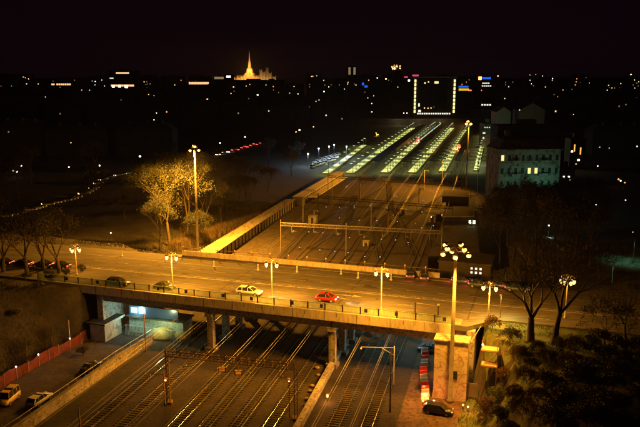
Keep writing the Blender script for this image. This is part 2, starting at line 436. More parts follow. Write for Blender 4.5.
for u in (-11.5, 11.0):
    MB().box(u - 0.7, u + 0.7, 0.2, BW - 0.5, 6.45, 7.15).build('pier_cap', M['concrete'], bridge)
    for v in (1.2, 7.0, 12.7, 18.2, 23.2):
        m_ = MB().box(u - 0.55, u + 0.55, v - 0.5, v + 0.5, 0.7, 6.45)
        p = m_.build('pier', M['concrete'], bridge)
        MB().box(u - 0.95, u + 0.95, v - 0.9, v + 0.9, 0, 0.7).build('plinth', M['concrete_dark'], p)
        if v < 2:
            mb = MB()
            for k in range(14): mb.box(u - 0.57 + 0.0, u - 0.2 + 0.1 * (k % 3), v - 0.53, v - 0.5, 1.2 + k * 0.36, 1.36 + k * 0.36)
            mb.build('stain_bands', M['concrete_dark'], p)
for s, u in ((-1, -AB), (1, AB)):
    MB().box(min(u, u + s * 1.2), max(u, u + s * 1.2), 0.1, BW, 0, 9.25).build('abutment', M['concrete'], bridge)
# footways with kerbs
MB().box(-AB - 14, AB - 1, 0.0, 2.9, DECK + 0.002, DECK + 0.14).build('footway', M['concrete_dark'], bridge)
MB().box(-AB, AB, BW - 1.5, BW, DECK + 0.002, DECK + 0.14).build('footway', M['concrete_dark'], bridge)
# near railing
rail_ = MB()
rail_.box(-AB - 14, AB - 2, 0.02, 0.09, 11.22, 11.3); rail_.box(-AB - 14, AB - 2, 0.03, 0.07, 10.27, 10.32)
ro = rail_.build('railing', M['green_paint'], bridge)
mb = MB(); x = -AB - 14
while x < AB - 2: mb.box(x, x + 0.055, 0.035, 0.075, 10.14, 11.22); x += 0.125
mb.build('balusters', M['green_paint'], ro)
mb = MB(); x = -AB - 14; k = 0
while x < AB - 2:
    MB().box(x - 0.09, x + 0.09, 0.0, 0.16, 10.12, 11.38).build('post', M['dark_metal'], ro); x += 3.0
mb = MB(); x = -AB - 12.4
while x < AB - 3: mb.box(x, x + 0.5, -0.02, 0.14, 10.5, 11.1); x += 6.9 + 2.3 * math.sin(x)
mb.build('plates', M['dark_metal'], ro)
# far parapet: solid wall with posts and pale caps
pp = MB().box(-AB + 3, AB - 8, BW - 0.02, BW + 0.3, 10.14, 11.15).build('parapet', M['fascia'], bridge)
mb = MB(); cp = MB(); x = -AB + 3.2
while x < AB - 8:
    mb.box(x, x + 0.14, BW + 0.05, BW + 0.19, 11.15, 11.95); cp.ball((x + 0.07, BW + 0.12, 12.05), 0.17, 6); x += 4.0
mb.tube((-AB + 3, BW + 0.12, 11.8), (AB - 8, BW + 0.12, 11.8), 0.04)
mb.build('top_rail', M['rusty'], pp); cp.build('post_caps', M['white_plastic'], pp)

# joints, patches and covers in the asphalt
mb = MB()
for u in (-11.5, 11.0, -AB + .3, AB - .3): mb.box(u - .12, u + .12, 3.0, BW - 1.6, DECK + .001, DECK + .005)
rdp = random.Random(12)
for k in range(16):
    u, v = rdp.uniform(-AB, AB), rdp.uniform(4, BW - 3); mb.box(u, u + rdp.uniform(.8, 4.5), v, v + rdp.uniform(.5, 1.6), DECK + .001, DECK + .0045)
for k in range(8):
    mb.lathe([(.38, DECK + .001), (.38, DECK + .006)], 12, (rdp.uniform(-AB, AB), rdp.choice((4.2, 8.8, 16.2, 20)), 0))
mb.build('patching', M['dark_roof'], bridge)

# painted markings and painted traffic light trails, 4 mm above the asphalt
mb = MB()
def mark(a, b, wd, z=DECK + 0.006):
    a = Vector(a); b = Vector(b); d = (b - a).normalized(); n = Vector((-d.y, d.x)) * wd / 2
    mb.add([(a.x + n.x, a.y + n.y, z), (a.x - n.x, a.y - n.y, z), (b.x - n.x, b.y - n.y, z), (b.x + n.x, b.y + n.y, z)], [(0, 1, 2, 3)])
def midv(u): return 11.0 + 0.02 * u  # double middle line follows the traffic light trails, drawn as paint
for i in range(40):
    u = -AB - 60 + i * 4.2
    mark(B(u, midv(u)), B(u + 4.2, midv(u + 4.2)), 0.32)
    mark(B(u, midv(u) + 0.75), B(u + 4.2, midv(u + 4.2) + 0.75), 0.14)
for i in range(26):
    u = -AB - 40 + i * 5.5
    mark(B(u, 15.4), B(u + 2.6, 15.4), 0.12)
    if i % 2: mark(B(u, 7.3), B(u + 2.6, 7.3), 0.12)
    mark(B(u, 19.2), B(u + 5.5, 19.2), 0.10)
a = B(9.0, 9.2); b = B(12.2, 9.2); mark(a, b, 0.25)  # arrow painted in place of the headlight streak before the car
h = [B(12.2, 9.8), B(12.2, 8.6), B(13.8, 9.2)]; mb.add([(p[0], p[1], DECK + 0.006) for p in h], [(0, 1, 2)])
struct('markings_and_trails', mb, M['white_paint'])

# wing wall beside the right abutment
ww = thing('wing_wall', 'tall ochre lit concrete wing wall with sprayed scrawls behind the nearest high mast', 'wall', (*B(31.5, -2.2), 0), BA)
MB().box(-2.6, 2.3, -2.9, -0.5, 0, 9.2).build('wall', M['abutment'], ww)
MB().box(-2.75, 2.45, -3.05, -0.3, 9.2, 9.4).build('coping', M['concrete'], ww)
MB().box(-0.2, 0.9, -2.98, -2.9, 3.4, 4.7).build('hatch', M['dark_metal'], ww)

# ------------------------------------------------------------ lamps on the bridge
def twin_lamp(loc, label, heads=2, h=7.4, power=700, rz=BA, group='lantern posts along the bridge'):
    t = thing('street_lamp', label, 'street lamp', loc, rz, group)
    MB().lathe([(0.26, 0), (0.24, 0.25), (0.12, 0.35), (0.1, 1.2), (0.075, h - 0.8), (0.05, h)], 8).build('post', M['steel'], t, True)
    mb = MB()
    hs = []
    for k in range(heads):
        a = 2 * PI * k / heads
        ex, ey = 0.95 * math.cos(a), 0.95 * math.sin(a) * (1 if heads > 2 else 1)
        mb.path([(0, 0, h - 0.3), (ex * 0.5, ey * 0.5, h + 0.05), (ex, ey, h - 0.1), (ex, ey, h - 0.45)], 0.045)
        hs.append((ex, ey))
    mb.build('arm', M['steel'], t)
    for ex, ey in hs:
        hd = MB().lathe([(0.05, h - 0.42), (0.3, h - 0.55), (0.31, h - 0.62)], 10, (ex, ey, 0)).build('lantern_cap', M['dark_metal'], t, True)
        MB().lathe([(0.12, h - 0.62), (0.27, h - 0.75), (0.30, h - 1.0), (0.2, h - 1.25), (0.05, h - 1.36)], 10, (ex, ey, 0)).build('globe', M['em_pear'], hd, True)
        light(t, (ex * 1.0, ey, h - 1.6), power / heads, SODIUM, 0.25)
    MB().lathe([(0.12, h), (0.16, h + 0.15), (0.03, h + 0.4)], 8).build('finial', M['rusty'], t, True)
    return t
BLP = 1250
twin_lamp((*P(173, 293, 10), 10.0), 'twin lantern post on the near footway beside the dark rounded car', power=BLP, h=7.4)
twin_lamp((*P(272, 300, 10), 10.0), 'twin lantern post on the near footway just right of the silver car', power=BLP, h=7.2)
twin_lamp((*P(381, 312, 10), 10.0), 'twin lantern post on the near footway right of the red car', power=BLP, h=7.4)
twin_lamp((*P(488, 323, 10), 10.0), 'twin lantern post past the bridge end, right of the tallest mast', power=BLP * 0.7, h=6.6)
twin_lamp((*P(77, 275, 10), 10.0), 'clustered orange lantern post at the left end of the bridge', heads=4, power=110, h=6.0, group='clustered lantern posts')
twin_lamp((*P(565, 318, 10), 10.0), 'clustered lantern post on the junction between the two bare trees', heads=6, power=60, h=7.0, group='clustered lantern posts')

# ------------------------------------------------------------ high masts
def high_mast(loc, h, label, power, nhead=8, R=1.7, aimed=0, lr=0.5, bulb='em_sodium', br=0.35, down=1.2, cone=120, aim=(0, 0), pm='mast_paint', pt=0, pr=1.0):
    t = thing('lighting_mast', label, 'lighting mast', loc, 0, 'tall sodium lighting masts')
    MB().lathe([(0.7 * pr, 0), (0.65 * pr, 0.5), (0.42 * pr, 0.6), (0.36 * pr, h * 0.5), (0.24 * pr, h)], 12).build('pole', M[pm], t, True)
    mb = MB()
    for k in range(16):
        a, b = 2 * PI * k / 16, 2 * PI * (k + 1) / 16
        mb.tube((R * .8 * math.cos(a), R * .8 * math.sin(a), h - 0.4), (R * .8 * math.cos(b), R * .8 * math.sin(b), h - 0.4), 0.07)
    for k in range(4):
        a = PI / 2 * k; mb.tube((0, 0, h - 0.1), (R * .8 * math.cos(a), R * .8 * math.sin(a), h - 0.4), 0.07)
    mb.build('head_ring', M['steel'], t)
    for k in range(nhead):
        a = 2 * PI * k / nhead + 0.3; x, y = R * math.cos(a), R * math.sin(a); zz = h - 0.7 + (0.75 if k % 2 else -0.35)
        f = MB().box(x - 0.42, x + 0.42, y - 0.3, y + 0.3, zz, zz + 0.3, a).build('floodlight', M['dark_metal'], t)
        MB().ball((x * 1.08, y * 1.08 - .12, zz - 0.06), br, 10, 0.9).build('lens', M[bulb], f, True)
    for k in range(3):
        a = 2 * PI * k / 3 + 0.5
        light(t, (R * 1.5 * math.cos(a), R * 1.5 * math.sin(a), h - down), power / 3, SODIUM, lr, spot=cone, aim=(aim[0], aim[1], -1))
    if pt:  # extra spots added to fill the wing wall and tracks, apart from the floodlights
        light(t, (0.6, -R - 1.0, h - down), power * pt, SODIUM, lr, spot=75, aim=(.02, .22, -1)); light(t, (-R - .5, -.5, h - down), power * .05, SODIUM, lr, spot=140, aim=(-.5, 0, -1))
    return t
high_mast((*P(450, 402), 0), 23.9, 'brightest lighting mast with a ring of floodlights, nearest, before the ochre wing wall', 8500, 9, cone=84, aim=(-1.9, 1.12), pt=.5, pr=.8)
zb = ground_z(*P(198, 252, 3)); zt_ = PY(194.5, 146, P(198, 252, 3)[1]).z
high_mast((*P(198, 252, 3), zb), zt_ - zb, 'lighting mast rising beside the leafy trees left of the long ochre roof', 36000, 4, 1.0, cone=168, pr=.7, pm='mast_dark', aim=(.05, -.1))
high_mast((*P(466, 190, 0), 0), 29, 'lighting mast over the platform ends, right of the platforms', 26000, 5, 1.0, br=0.45, pr=.7, pm='mast_dark', cone=128, aim=(-1.5, -.5))
q = PY(377, 133, 560)
high_mast((q.x, q.y, 0), q.z, 'small far lighting mast between the dark block and the leftmost platforms', 500, 3, 0.8, br=0.4)
q = PY(293, 126, 700)
high_mast((q.x, q.y, 0), q.z, 'distant lighting mast glowing alone among dark roofs below the cathedral', 300, 4, 1.0, br=0.55)

# ------------------------------------------------------------ railway tracks
def catmull(pts, step=6):
    out = []
    for i in range(len(pts) - 1):
        p0 = pts[max(0, i - 1)]; p1 = pts[i]; p2 = pts[i + 1]; p3 = pts[min(len(pts) - 1, i + 2)]
        n = max(1, int(math.dist(p1, p2) / step))
        for k in range(n):
            t = k / n
            out.append(tuple(0.5 * (2 * b + (c - a) * t + (2 * a - 5 * b + 4 * c - d) * t * t + (-a + 3 * b - 3 * c + d) * t ** 3)
                             for a, b, c, d in zip(p0, p1, p2, p3)))
    out.append(pts[-1]); return out
def track(pts, label, sl_end=230, smat='sleeper', group='running tracks fanning into the station'):
    line = catmull(pts, 5)
    t = thing('railway_track', label, 'railway track', (line[0][0], line[0][1], 0), 0, group)
    ox, oy = line[0]
    for s in (-0.75, 0.75):
        mb = MB(); n = len(line)
        for i, (x, y) in enumerate(line):
            a = Vector(line[max(0, i - 1)]); b = Vector(line[min(n - 1, i + 1)]); d = (b - a).normalized(); nn = Vector((d.y, -d.x))
            for o_, z in ((s - 0.045, 0.05), (s - 0.045, 0.22), (s + 0.045, 0.22), (s + 0.045, 0.05)):
                mb.v.append((x + nn.x * o_ - ox, y + nn.y * o_ - oy, z))
        for i in range(n - 1):
            for k in range(3): mb.f.append((4 * i + k, 4 * i + k + 1, 4 * i + 5 + k, 4 * i + 4 + k))
        mb.build('rail', M['rail'], t)
    mb = MB(); acc = 0.0
    for i in range(len(line) - 1):
        a = Vector(line[i]); b = Vector(line[i + 1]); L = (b - a).length; d = (b - a) / L
        if a.y > sl_end: break
        rz = math.atan2(d.y, d.x) - PI / 2
        while acc < L:
            c = a + d * acc; c -= Vector((ox, oy))
            mb.box(c.x - 1.3, c.x + 1.3, c.y - 0.13, c.y + 0.13, 0.0, 0.07 + 0.004 * random.random(), rz); acc += 0.66
        acc -= L
    mb.build('sleepers', M[smat], t)
    return t
near = [-32.2, -27.6, -20.2, -15.9, -11.5, -7.0, 2.0, 6.6]
far343 = [21.5, 26.5, 36.5, 40.0, 50.0, 54.0, 65.5, 70.0]
tr_x = []
desc = ['leftmost running track, beside the graffiti yard wall', 'second running track from the yard wall', 'third track from the left, just inside the near signal gantry',
        'fourth track from the left, under the orange signal box of the gantry', 'fifth track from the left, under the middle of the near gantry',
        'sixth track from the left, beside the right leg of the near gantry', 'track right of the long kerb wall with pale sleepers showing',
        'rightmost running track beside the dusty service road']
for i, (c, f) in enumerate(zip(near, far343)):
    x178 = c + TS * 88 + 0.6 * (i - 3.5) * 0.6
    slope = (f - x178) / 165
    pts = [(c - TS * 32, 58), (c, 90), (c + TS * 30, 120), (x178, 178), (x178 + (f - x178) * 0.5 + (0.4 if i % 2 else -0.6), 262), (f, 343), (f + TS * 130, 473), (f + TS * 300 * 1.0, 643)]
    tr_x.append(pts); track(pts, desc[i], smat='sleeper_pale' if i in (1, 6) else 'sleeper')
# crossovers
for k, (i, j, y0, y1) in enumerate(((1, 3, 186, 262), (3, 5, 200, 300), (6, 4, 180, 250), (5, 7, 215, 320), (2, 1, 205, 280), (7, 6, 176, 226), (0, 2, 215, 300), (4, 5, 190, 240), (4, 2, 240, 320), (6, 7, 250, 330), (5, 3, 178, 235))):
    def xa(i, y): return interp([(b, a) for a, b in tr_x[i]], y)
    pts = [(xa(i, y0), y0), (xa(i, y0) * 0.8 + xa(j, y1) * 0.2 - 0.0, y0 + (y1 - y0) * 0.22), (xa(i, y0) * 0.2 + xa(j, y1) * 0.8, y0 + (y1 - y0) * 0.78), (xa(j, y1), y1)]
    track(pts, 'turnout track crossing between running tracks beyond the bridge, ' + ['from the leftmost pair', 'in the middle of the fan', 'bending back left', 'towards the right platforms', 'farthest left', 'nearest the flat roofed depot', 'towards the second platform', 'just behind the pale gantry', 'bending left before the platforms', 'right under the far gantry', 'close behind the far parapet'][k], 400, group='crossover tracks')

# long low kerb wall between the two track groups
mb = MB(); a = Vector((-6.6, 72)); b = Vector((4.4, 117)); c = Vector((12.5, 148))
def wallstrip(pts, wd, z0, z1):
    m_ = MB()
    for p, q_ in zip(pts, pts[1:]):
        p = Vector(p); q_ = Vector(q_); d = (q_ - p).normalized(); n = Vector((d.y, -d.x)) * wd / 2
        m_.prism([p - n, p + n, q_ + n, q_ - n], z0, z1)
    return m_
k_ = thing('kerb_wall', 'long low concrete kerb wall lit ochre between the near track groups, running under the bridge', 'wall')
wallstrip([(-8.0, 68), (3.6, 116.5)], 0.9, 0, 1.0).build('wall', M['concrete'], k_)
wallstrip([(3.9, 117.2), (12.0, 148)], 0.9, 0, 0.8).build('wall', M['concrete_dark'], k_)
# yard wall
yw = thing('yard_wall', 'long concrete retaining wall with blotched ochre face between the yard and the tracks', 'wall')
WPT = [(-49.5, 60), (-40.6, 87.5), (-34.2, 110.1), (-30.6, 120.5)]
wallstrip(WPT, 0.35, 0, 1.75).build('wall', M['graffiti'], yw)
wallstrip([(x - 0.02, y) for x, y in WPT], 0.5, 1.75, 1.9).build('coping', M['concrete_dark'], yw)
mb = MB()
for (x0, y0), (x1, y1) in zip(WPT, WPT[1:]):
    n = int(math.dist((x0, y0), (x1, y1)) / 2)
    for i in range(n): 
        t = i / n; x = x0 + (x1 - x0) * t; y = y0 + (y1 - y0) * t
        mb.tube((x, y, 1.9), (x, y, 2.7), 0.03, None, 4)
    mb.tube((x0, y0, 2.7), (x1, y1, 2.7), 0.035, None, 4)
mb.build('handrail', M['steel'], yw)

# pale sacks by the kerb wall
for k, (px, py, s) in enumerate(((317, 369, .62), (318, 376, .5), (312, 387, .55), (310, 392, .5), (307, 400, .55), (305, 406, .42), (338, 352, .5), (347, 346, .55))):
    s *= .62; x, y = P(px, py); rings = []
    for j in range(5):
        t = j / 4; r = s * (0.75 + 0.5 * math.sin(PI * t)) * (1 if j < 4 else 0.5)
        rings.append([(r * math.cos(a_) * (1 + .15 * math.sin(3 * a_ + k)), r * 0.8 * math.sin(a_) * (1 + .1 * math.cos(2 * a_ + k)), 1.3 * s * t) for a_ in [2 * PI * i / 10 for i in range(10)]])
    o = MB().loft(rings).build('sack', M['sack'], None, True); o.location = (x, y, 0)
    where = 'beside the kerb wall left of the right bridge pier' if k < 6 else 'beyond the right bridge pier under the deck'
    tag(o, ['topmost pale canvas sack', 'second pale canvas sack from the pier', 'third pale sack from the pier', 'fourth pale sack from the pier',
            'fifth pale sack from the pier', 'last small pale sack, nearest the gantry leg', 'pale sack just right of the pier foot', 'farthest pale sack in the shade'][k] + (' beside the kerb wall' if k < 6 else ' beyond the right pier'), 'sack', 'pale sacks along the kerb wall')

# ------------------------------------------------------------ overhead line structures
def lattice(mb, a, b, hw=0.35, hh=0.45, n=16, r=0.035, rc=0.05):
    a = Vector(a); b = Vector(b); d = (b - a).normalized(); s = Vector((-d.y, d.x, 0)) * hw; u = Vector((0, 0, hh))
    cs = [s + u, s - u, -s - u, -s + u]
    for c in cs: mb.tube(a + c, b + c, rc, None, 4)
    for i in range(n):
        p = a + (b - a) * i / n; q_ = a + (b - a) * (i + 1) / n
        for k in range(4):
            c0, c1 = cs[k], cs[(k + 1) % 4]
            if i % 2: c0, c1 = c1, c0
            mb.tube(p + c0, q_ + c1, r, None, 3, False)
        for k in range(4): mb.tube(p + cs[k], p + cs[(k + 1) % 4], r, None, 3, False)
def portal(a, b, h, label, mat='rusty', beam=True, mids=(), hw=0.3, drops=0, thin=False):
    t = thing('overhead_line_gantry', label, 'gantry', (a[0], a[1], 0), 0, 'overhead line gantries')
    L = Vector((b[0] - a[0], b[1] - a[1], 0))
    for p in [Vector((0, 0, 0)), L] + [L * m_ for m_ in mids]:
        mb = MB()
        if thin: mb.tube(p, p + Vector((0, 0, h + 1.2)), 0.14, 0.1, 6)
        else:
            for sx in (-.22, .22):
                for sy in (-.22, .22): mb.tube(p + Vector((sx, sy, 0)), p + Vector((sx, sy, h + 0.7)), 0.06, None, 4)
            for i in range(int(h / 0.7)):
                z = i * 0.7
                mb.tube(p + Vector((-.22, -.22, z)), p + Vector((.22, -.22, z + .7)), 0.04, None, 3); mb.tube(p + Vector((-.22, .22, z)), p + Vector((-.22, -.22, z + .7)), 0.04, None, 3)
                mb.tube(p + Vector((.22, -.22, z)), p + Vector((.22, .22, z + .7)), 0.04, None, 3)
            mb.box(p.x - .5, p.x + .5, p.y - .5, p.y + .5, 0, 0.35)
        mb.build('mast', M[mat], t)
    mb = MB(); n = int(L.length / 1.1)
    lattice(mb, Vector((0, 0, h)), L + Vector((0, 0, h)), hw, 0.4, n)
    mb.build('lattice_beam', M[mat], t)
    for k in range(drops):
        p = L * ((k + 0.5) / drops)
        mb = MB(); mb.tube(p + Vector((0, 0, h - .4)), p + Vector((0, 0, h - 2.0)), 0.05, None, 4)
        mb.tube(p + Vector((0, 0, h - 1.6)), p + Vector((1.4, .1, h - 1.9)), 0.035, None, 4); mb.tube(p + Vector((0, 0, h - 2.0)), p + Vector((1.2, .1, h - 1.9)), 0.03, None, 4)
        o = mb.build('registration_arm', M[mat], t)
        MB().ball(p + Vector((0.5, 0.03, h - 1.72)), 0.11, 6).build('insulator', M['white_plastic'], o)
    return t
g1 = portal((-22.5, 96.9), (-3.4, 91.9), 8.0, 'near lattice gantry in front of the bridge carrying signal boxes over four tracks', drops=4, hw=0.4)
q = B(0, 0)
def signal_box(g, p, mat, label):
    t = thing('signal_box', label, 'signal', p, 0, 'orange lit boxes under the near gantry')
    MB().box(-0.55, 0.55, -0.12, 0.12, -0.35, 0.35).build('case', M['dark_metal'], t)
    MB().box(-0.42, 0.42, -0.15, -0.12, -0.24, 0.24).build('panel', mat, t)
    MB().tube((0, 0, 0.35), (0, 0, 1.2), 0.05, None, 4).build('hanger', M['rusty'], t)
mso = emis('signal_panel', (1, 0.2, 0.01), 0.5, (0.02, 0.008, 0.004))
for px, lb in ((222, 'left orange signal box hanging under the near lattice gantry'), (238.5, 'right orange signal box hanging under the near lattice gantry')):
    q = PY(px, 369.5 if px < 230 else 372.5, 95.3 if px < 230 else 94.7); signal_box(None, q, mso, lb)
def small_signal(loc, h, mat, label, r=0.13, power=0, col=(1, .2, .05)):
    t = thing('railway_signal', label, 'signal', loc, 0, 'small lit railway signals')
    MB().tube((0, 0, 0), (0, 0, h), 0.07, None, 6).build('post', M['dark_metal'], t)
    MB().box(-0.22, 0.22, 0.0, 0.25, h - 0.35, h + 0.35).build('head', M['dark_metal'], t)
    MB().ball((0, -0.08, h), r, 8).build('lamp', mat, t, True)
    if power: light(t, (0, -0.5, h), power, col, 0.15)
    return t
q = PY(165.5, 380, 96.0); small_signal((q.x, q.y, 0), q.z, M['em_redo'], 'red lit signal beside the left leg of the near gantry', 0.16, 3)
q = PY(289, 381, 92.5); small_signal((q.x, q.y, 0), q.z, M['em_orange'], 'small orange signal beside the right leg of the near gantry', 0.09, 2)
x, y = P(327.5, 401); small_signal((x, y, 0), 0.8, M['em_orange'], 'low orange signal between the kerb wall and the track with pale sleepers', 0.15, 14, (1, .35, .08))
# light wall of masts
def mast_arm(px, py0, py1, arm, label, mat='steel', z=0.0, r=0.13, a2=0.0):
    x, y = P(px, py0, z)
    q = PY(px, py1, y)
    t = thing('catenary_mast', label, 'catenary mast', (x, y, z), 0, 'single overhead line masts')
    h = q.z - z
    MB().lathe([(r * 1.3, 0), (r * 1.2, 0.4), (r, 0.5), (r * 0.7, h)], 8).build('mast', M[mat], t, True)
    if arm:
        mb = MB(); mb.tube((0, 0, h - 0.3), (arm, -arm * a2, h - 0.15), 0.045, None, 4); mb.tube((0, 0, h - 1.5), (arm * 0.4, -arm * 0.4 * a2, h - 0.25), 0.03, None, 4)
        o = mb.build('arm', M[mat], t)
        MB().ball((arm, -arm * a2, h - 0.4), 0.16, 6).build('insulator', M['white_plastic'], o)
    return t
mast_arm(393.5, 386, 346, -5.2, 'ochre lit mast with a long bracket arm beside the dusty service road', 'steel', 0, 0.1)
mast_arm(390, 412, 350, 0, 'dark post at the edge of the service road in front of the bracket mast', 'dark_metal')
mast_arm(165, 405, 373, -2.0, 'short mast with a crossarm left of the red signal', 'rusty')
mast_arm(146, 351, 313, 0, 'thin mast at the end of the yard wall beside the pale kiosk', 'rusty')
mast_arm(80, 427, 408, 0, 'short pale post between the leftmost tracks at the bottom of the photo', 'rusty')
for k, (px, a, b, arm, lb) in enumerate((
        (303, 222, 198, 1.6, 'mast beside the end of the long ochre roof'), (314, 228, 210, 1.2, 'short mast above the small trackside box'),
        (371, 229, 201, 2.0, 'lone lit mast in the middle of the track fan'), (332, 205, 170, 0, 'tall mast at the head of the leftmost tracks'),
        (360, 202, 183, 1.5, 'mast left of centre under the far cross gantry'), (402, 168, 156, 0, 'thick post before the second platform end'),
        (424, 190, 170, 1.5, 'mast before the third platform end'), (442, 186, 160, 0, 'mast between the right platforms'),
        (477, 196, 168, -1.4, 'mast behind the flat roofed depot'), (461, 205, 176, 0, 'mast just left of the depot corner'),
        (388, 236, 214, 1.5, 'mast right of the middle gantry'), (411, 240, 222, 1.2, 'short mast left of the dark depot yard'))):
    mast_arm(px, a, b, arm, 'overhead line ' + lb, 'steel' if k < 9 else 'rusty')
portal(P(281, 252), P(441, 262), 7.9, 'long pale lattice gantry just beyond the bridge over all the tracks', 'steel', mids=(0.42,), thin=True, drops=7)
portal(P(328, 196), P(470, 208), 8.0, 'far lattice gantry crossing the fan before the platforms', 'dark_metal', mids=(0.24, 0.66), thin=True, drops=6)
portal(P(318, 218), P(452, 231), 7.4, 'middle lattice gantry between the pale gantry and the far one', 'dark_metal', thin=True, drops=6)
# contact wires over the fan: one long sagging wire per track
for i, pts in enumerate(tr_x):
    ln = catmull(pts, 12); mb = MB(); prev = None
    for (x, y) in ln:
        if y > 345: break
        z = 5.9 + 0.25 * abs(math.sin(y / 18)); p = (x, y, z)
        if prev: mb.tube(prev, p, 0.022, None, 3, False); mb.tube((prev[0], prev[1], 5.4), (x, y, 5.4), 0.018, None, 3, False)
        prev = p
    o = mb.build('contact_wire', M['steel']); tag(o, 'pair of thin overhead wires above the ' + ['leftmost running track beside the yard wall', 'second running track from the left', 'third running track from the left', 'fourth running track from the left', 'fifth running track from the left', 'sixth running track beside the gantry leg', 'track right of the kerb wall', 'rightmost running track'][i], 'overhead wire', 'overhead wires')

# added glowing specks in place of lamp-lit insulators, in rows between the rails
dw = None
rows = [((293, 233), (408, 243), 9), ((326, 207), (356, 209), 3), ((302, 250), (380, 259), 6), ((352, 206), (421, 213), 5), ((340, 219), (395, 224), 4), ((410, 233), (432, 226), 3), ((395, 197), (440, 203), 4)]
rn = ['under the long pale gantry', 'at the leftmost tracks head', 'close behind the far parapet', 'across the middle of the fan', 'beside the small trackside box', 'leading to the flat roofed depot', 'below the far gantry']
for rj, (a, b, n) in enumerate(rows):
    for i in range(n):
        t = i / max(1, n - 1); px = a[0] + (b[0] - a[0]) * t + random.uniform(-2.5, 2.5); py = a[1] + (b[1] - a[1]) * t + random.uniform(-1.3, 1.3)
        x, y = P(px, py)
        lb = 'tiny white glow for an insulator, ' + ordn(i + 1) + ' of the row ' + rn[rj]
        if dw is None:
            dw = thing('glow_speck', lb, 'ground lamp', (x, y, 0), 0, 'white glowing specks between the rails')
            MB().box(-.14, .14, -.14, .14, 0, .4).build('case', M['dark_metal'], dw)
            MB().box(-.16, .16, -.17, -.05, .4, .58).build('lens', emis('speck_glow', (1, .9, .65), 0.7), dw)
        else: dup(dw, (x, y, 0), 0, lb)

# small trackside box (pale) and relay cabinets
def cabinet(px, py, sx, sy, h, label, mat='plaster', roof='roofing', z=0):
    x, y = P(px, py, z); t = thing('trackside_hut', label, 'hut', (x, y, z), -0.25, 'small trackside huts')
    MB().box(-sx / 2, sx / 2, -sy / 2, sy / 2, 0, h).build('wall', M[mat], t)
    MB().box(-sx / 2 - .15, sx / 2 + .15, -sy / 2 - .15, sy / 2 + .15, h, h + .15).build('roof', M[roof], t)
    d = MB().box(-0.4, 0.4, -sy / 2 - .05, -sy / 2 - 0.002, 0.05, min(2.0, h - .3)).build('door', M['dark_metal'], t)
    return t
cabinet(313, 223, 2.6, 2.0, 2.4, 'small pale hut standing among the rails beyond the long ochre roof')
cabinet(403, 214, 1.8, 1.4, 1.7, 'low cabinet beside the track fan left of the depot')
cabinet(432, 222, 2.2, 1.6, 2.0, 'grey cabinet against the depot front')
cabinet(366, 246, 1.6, 1.0, 1.4, 'low cabinet close behind the far parapet')

# ------------------------------------------------------------ long ochre-roofed shed left of the tracks
def gable_strip(name, label, cat, L0, L1, R0, R1, z0, z1, wall, roof, posts=True):
    t = thing(name, label, cat, (L0[0], L0[1], 0))
    o = Vector(L0)
    l0, l1, r0, r1 = [Vector(p) - o for p in (L0, L1, R0, R1)]
    sh = lambda p, q_, k: p + (q_ - p).normalized() * k
    MB().prism([sh(l0, r0, .3), sh(r0, l0, .3), sh(r1, l1, .3), sh(l1, r1, .3)], z0, z1 - .25).build('wall', M[wall], t)
    MB().prism([l0, r0, r1, l1], z1 - .245, z1).build('roof', M[roof], t)
    mb = MB(); n = int((r1 - r0).length / 3)
    for i in range(n):
        p = r0 + (r1 - r0) * (i + .5) / n
        if posts: MB().box(p.x - .28, p.x - .05, p.y - .15, p.y + .15, z0, z1 - .25).build('pilaster', M['dark_wall'], t)
    mb = MB()
    for i in range(n * 2):
        p = l0 + (l1 - l0) * (i + .5) / n / 2
        mb.box(p.x + .1, p.x + .3, p.y - .6, p.y + .6, z1, z1 + .12)
    mb.build('roof_edge', M['roofing'], t)
    return t
gable_strip('long_shed', 'long narrow shed with flat ochre lit roof and scrawled dark side wall', 'shed',
            (-38.8, 147), (-12.6, 255.1), (-33.2, 147), (-9.2, 255.1), 0, 3.0, 'graffiti', 'roofing')
gable_strip('goods_shed', 'broken stepped goods shed with an ochre roof beyond the end of the long shed', 'shed',
            (-10.4, 258), (7.6, 328.6), (-5.8, 258), (11.6, 326), 0, 3.4, 'graffiti', 'lit_roof')
t = gable_strip('canopy', 'open yellow canopy leaning over the tracks side of the stepped goods shed', 'canopy',
            (-5.2, 262), (9.0, 318), (-1.6, 262), (12.9, 318), 1.6, 2.4, 'dark_wall', 'lit_roof')

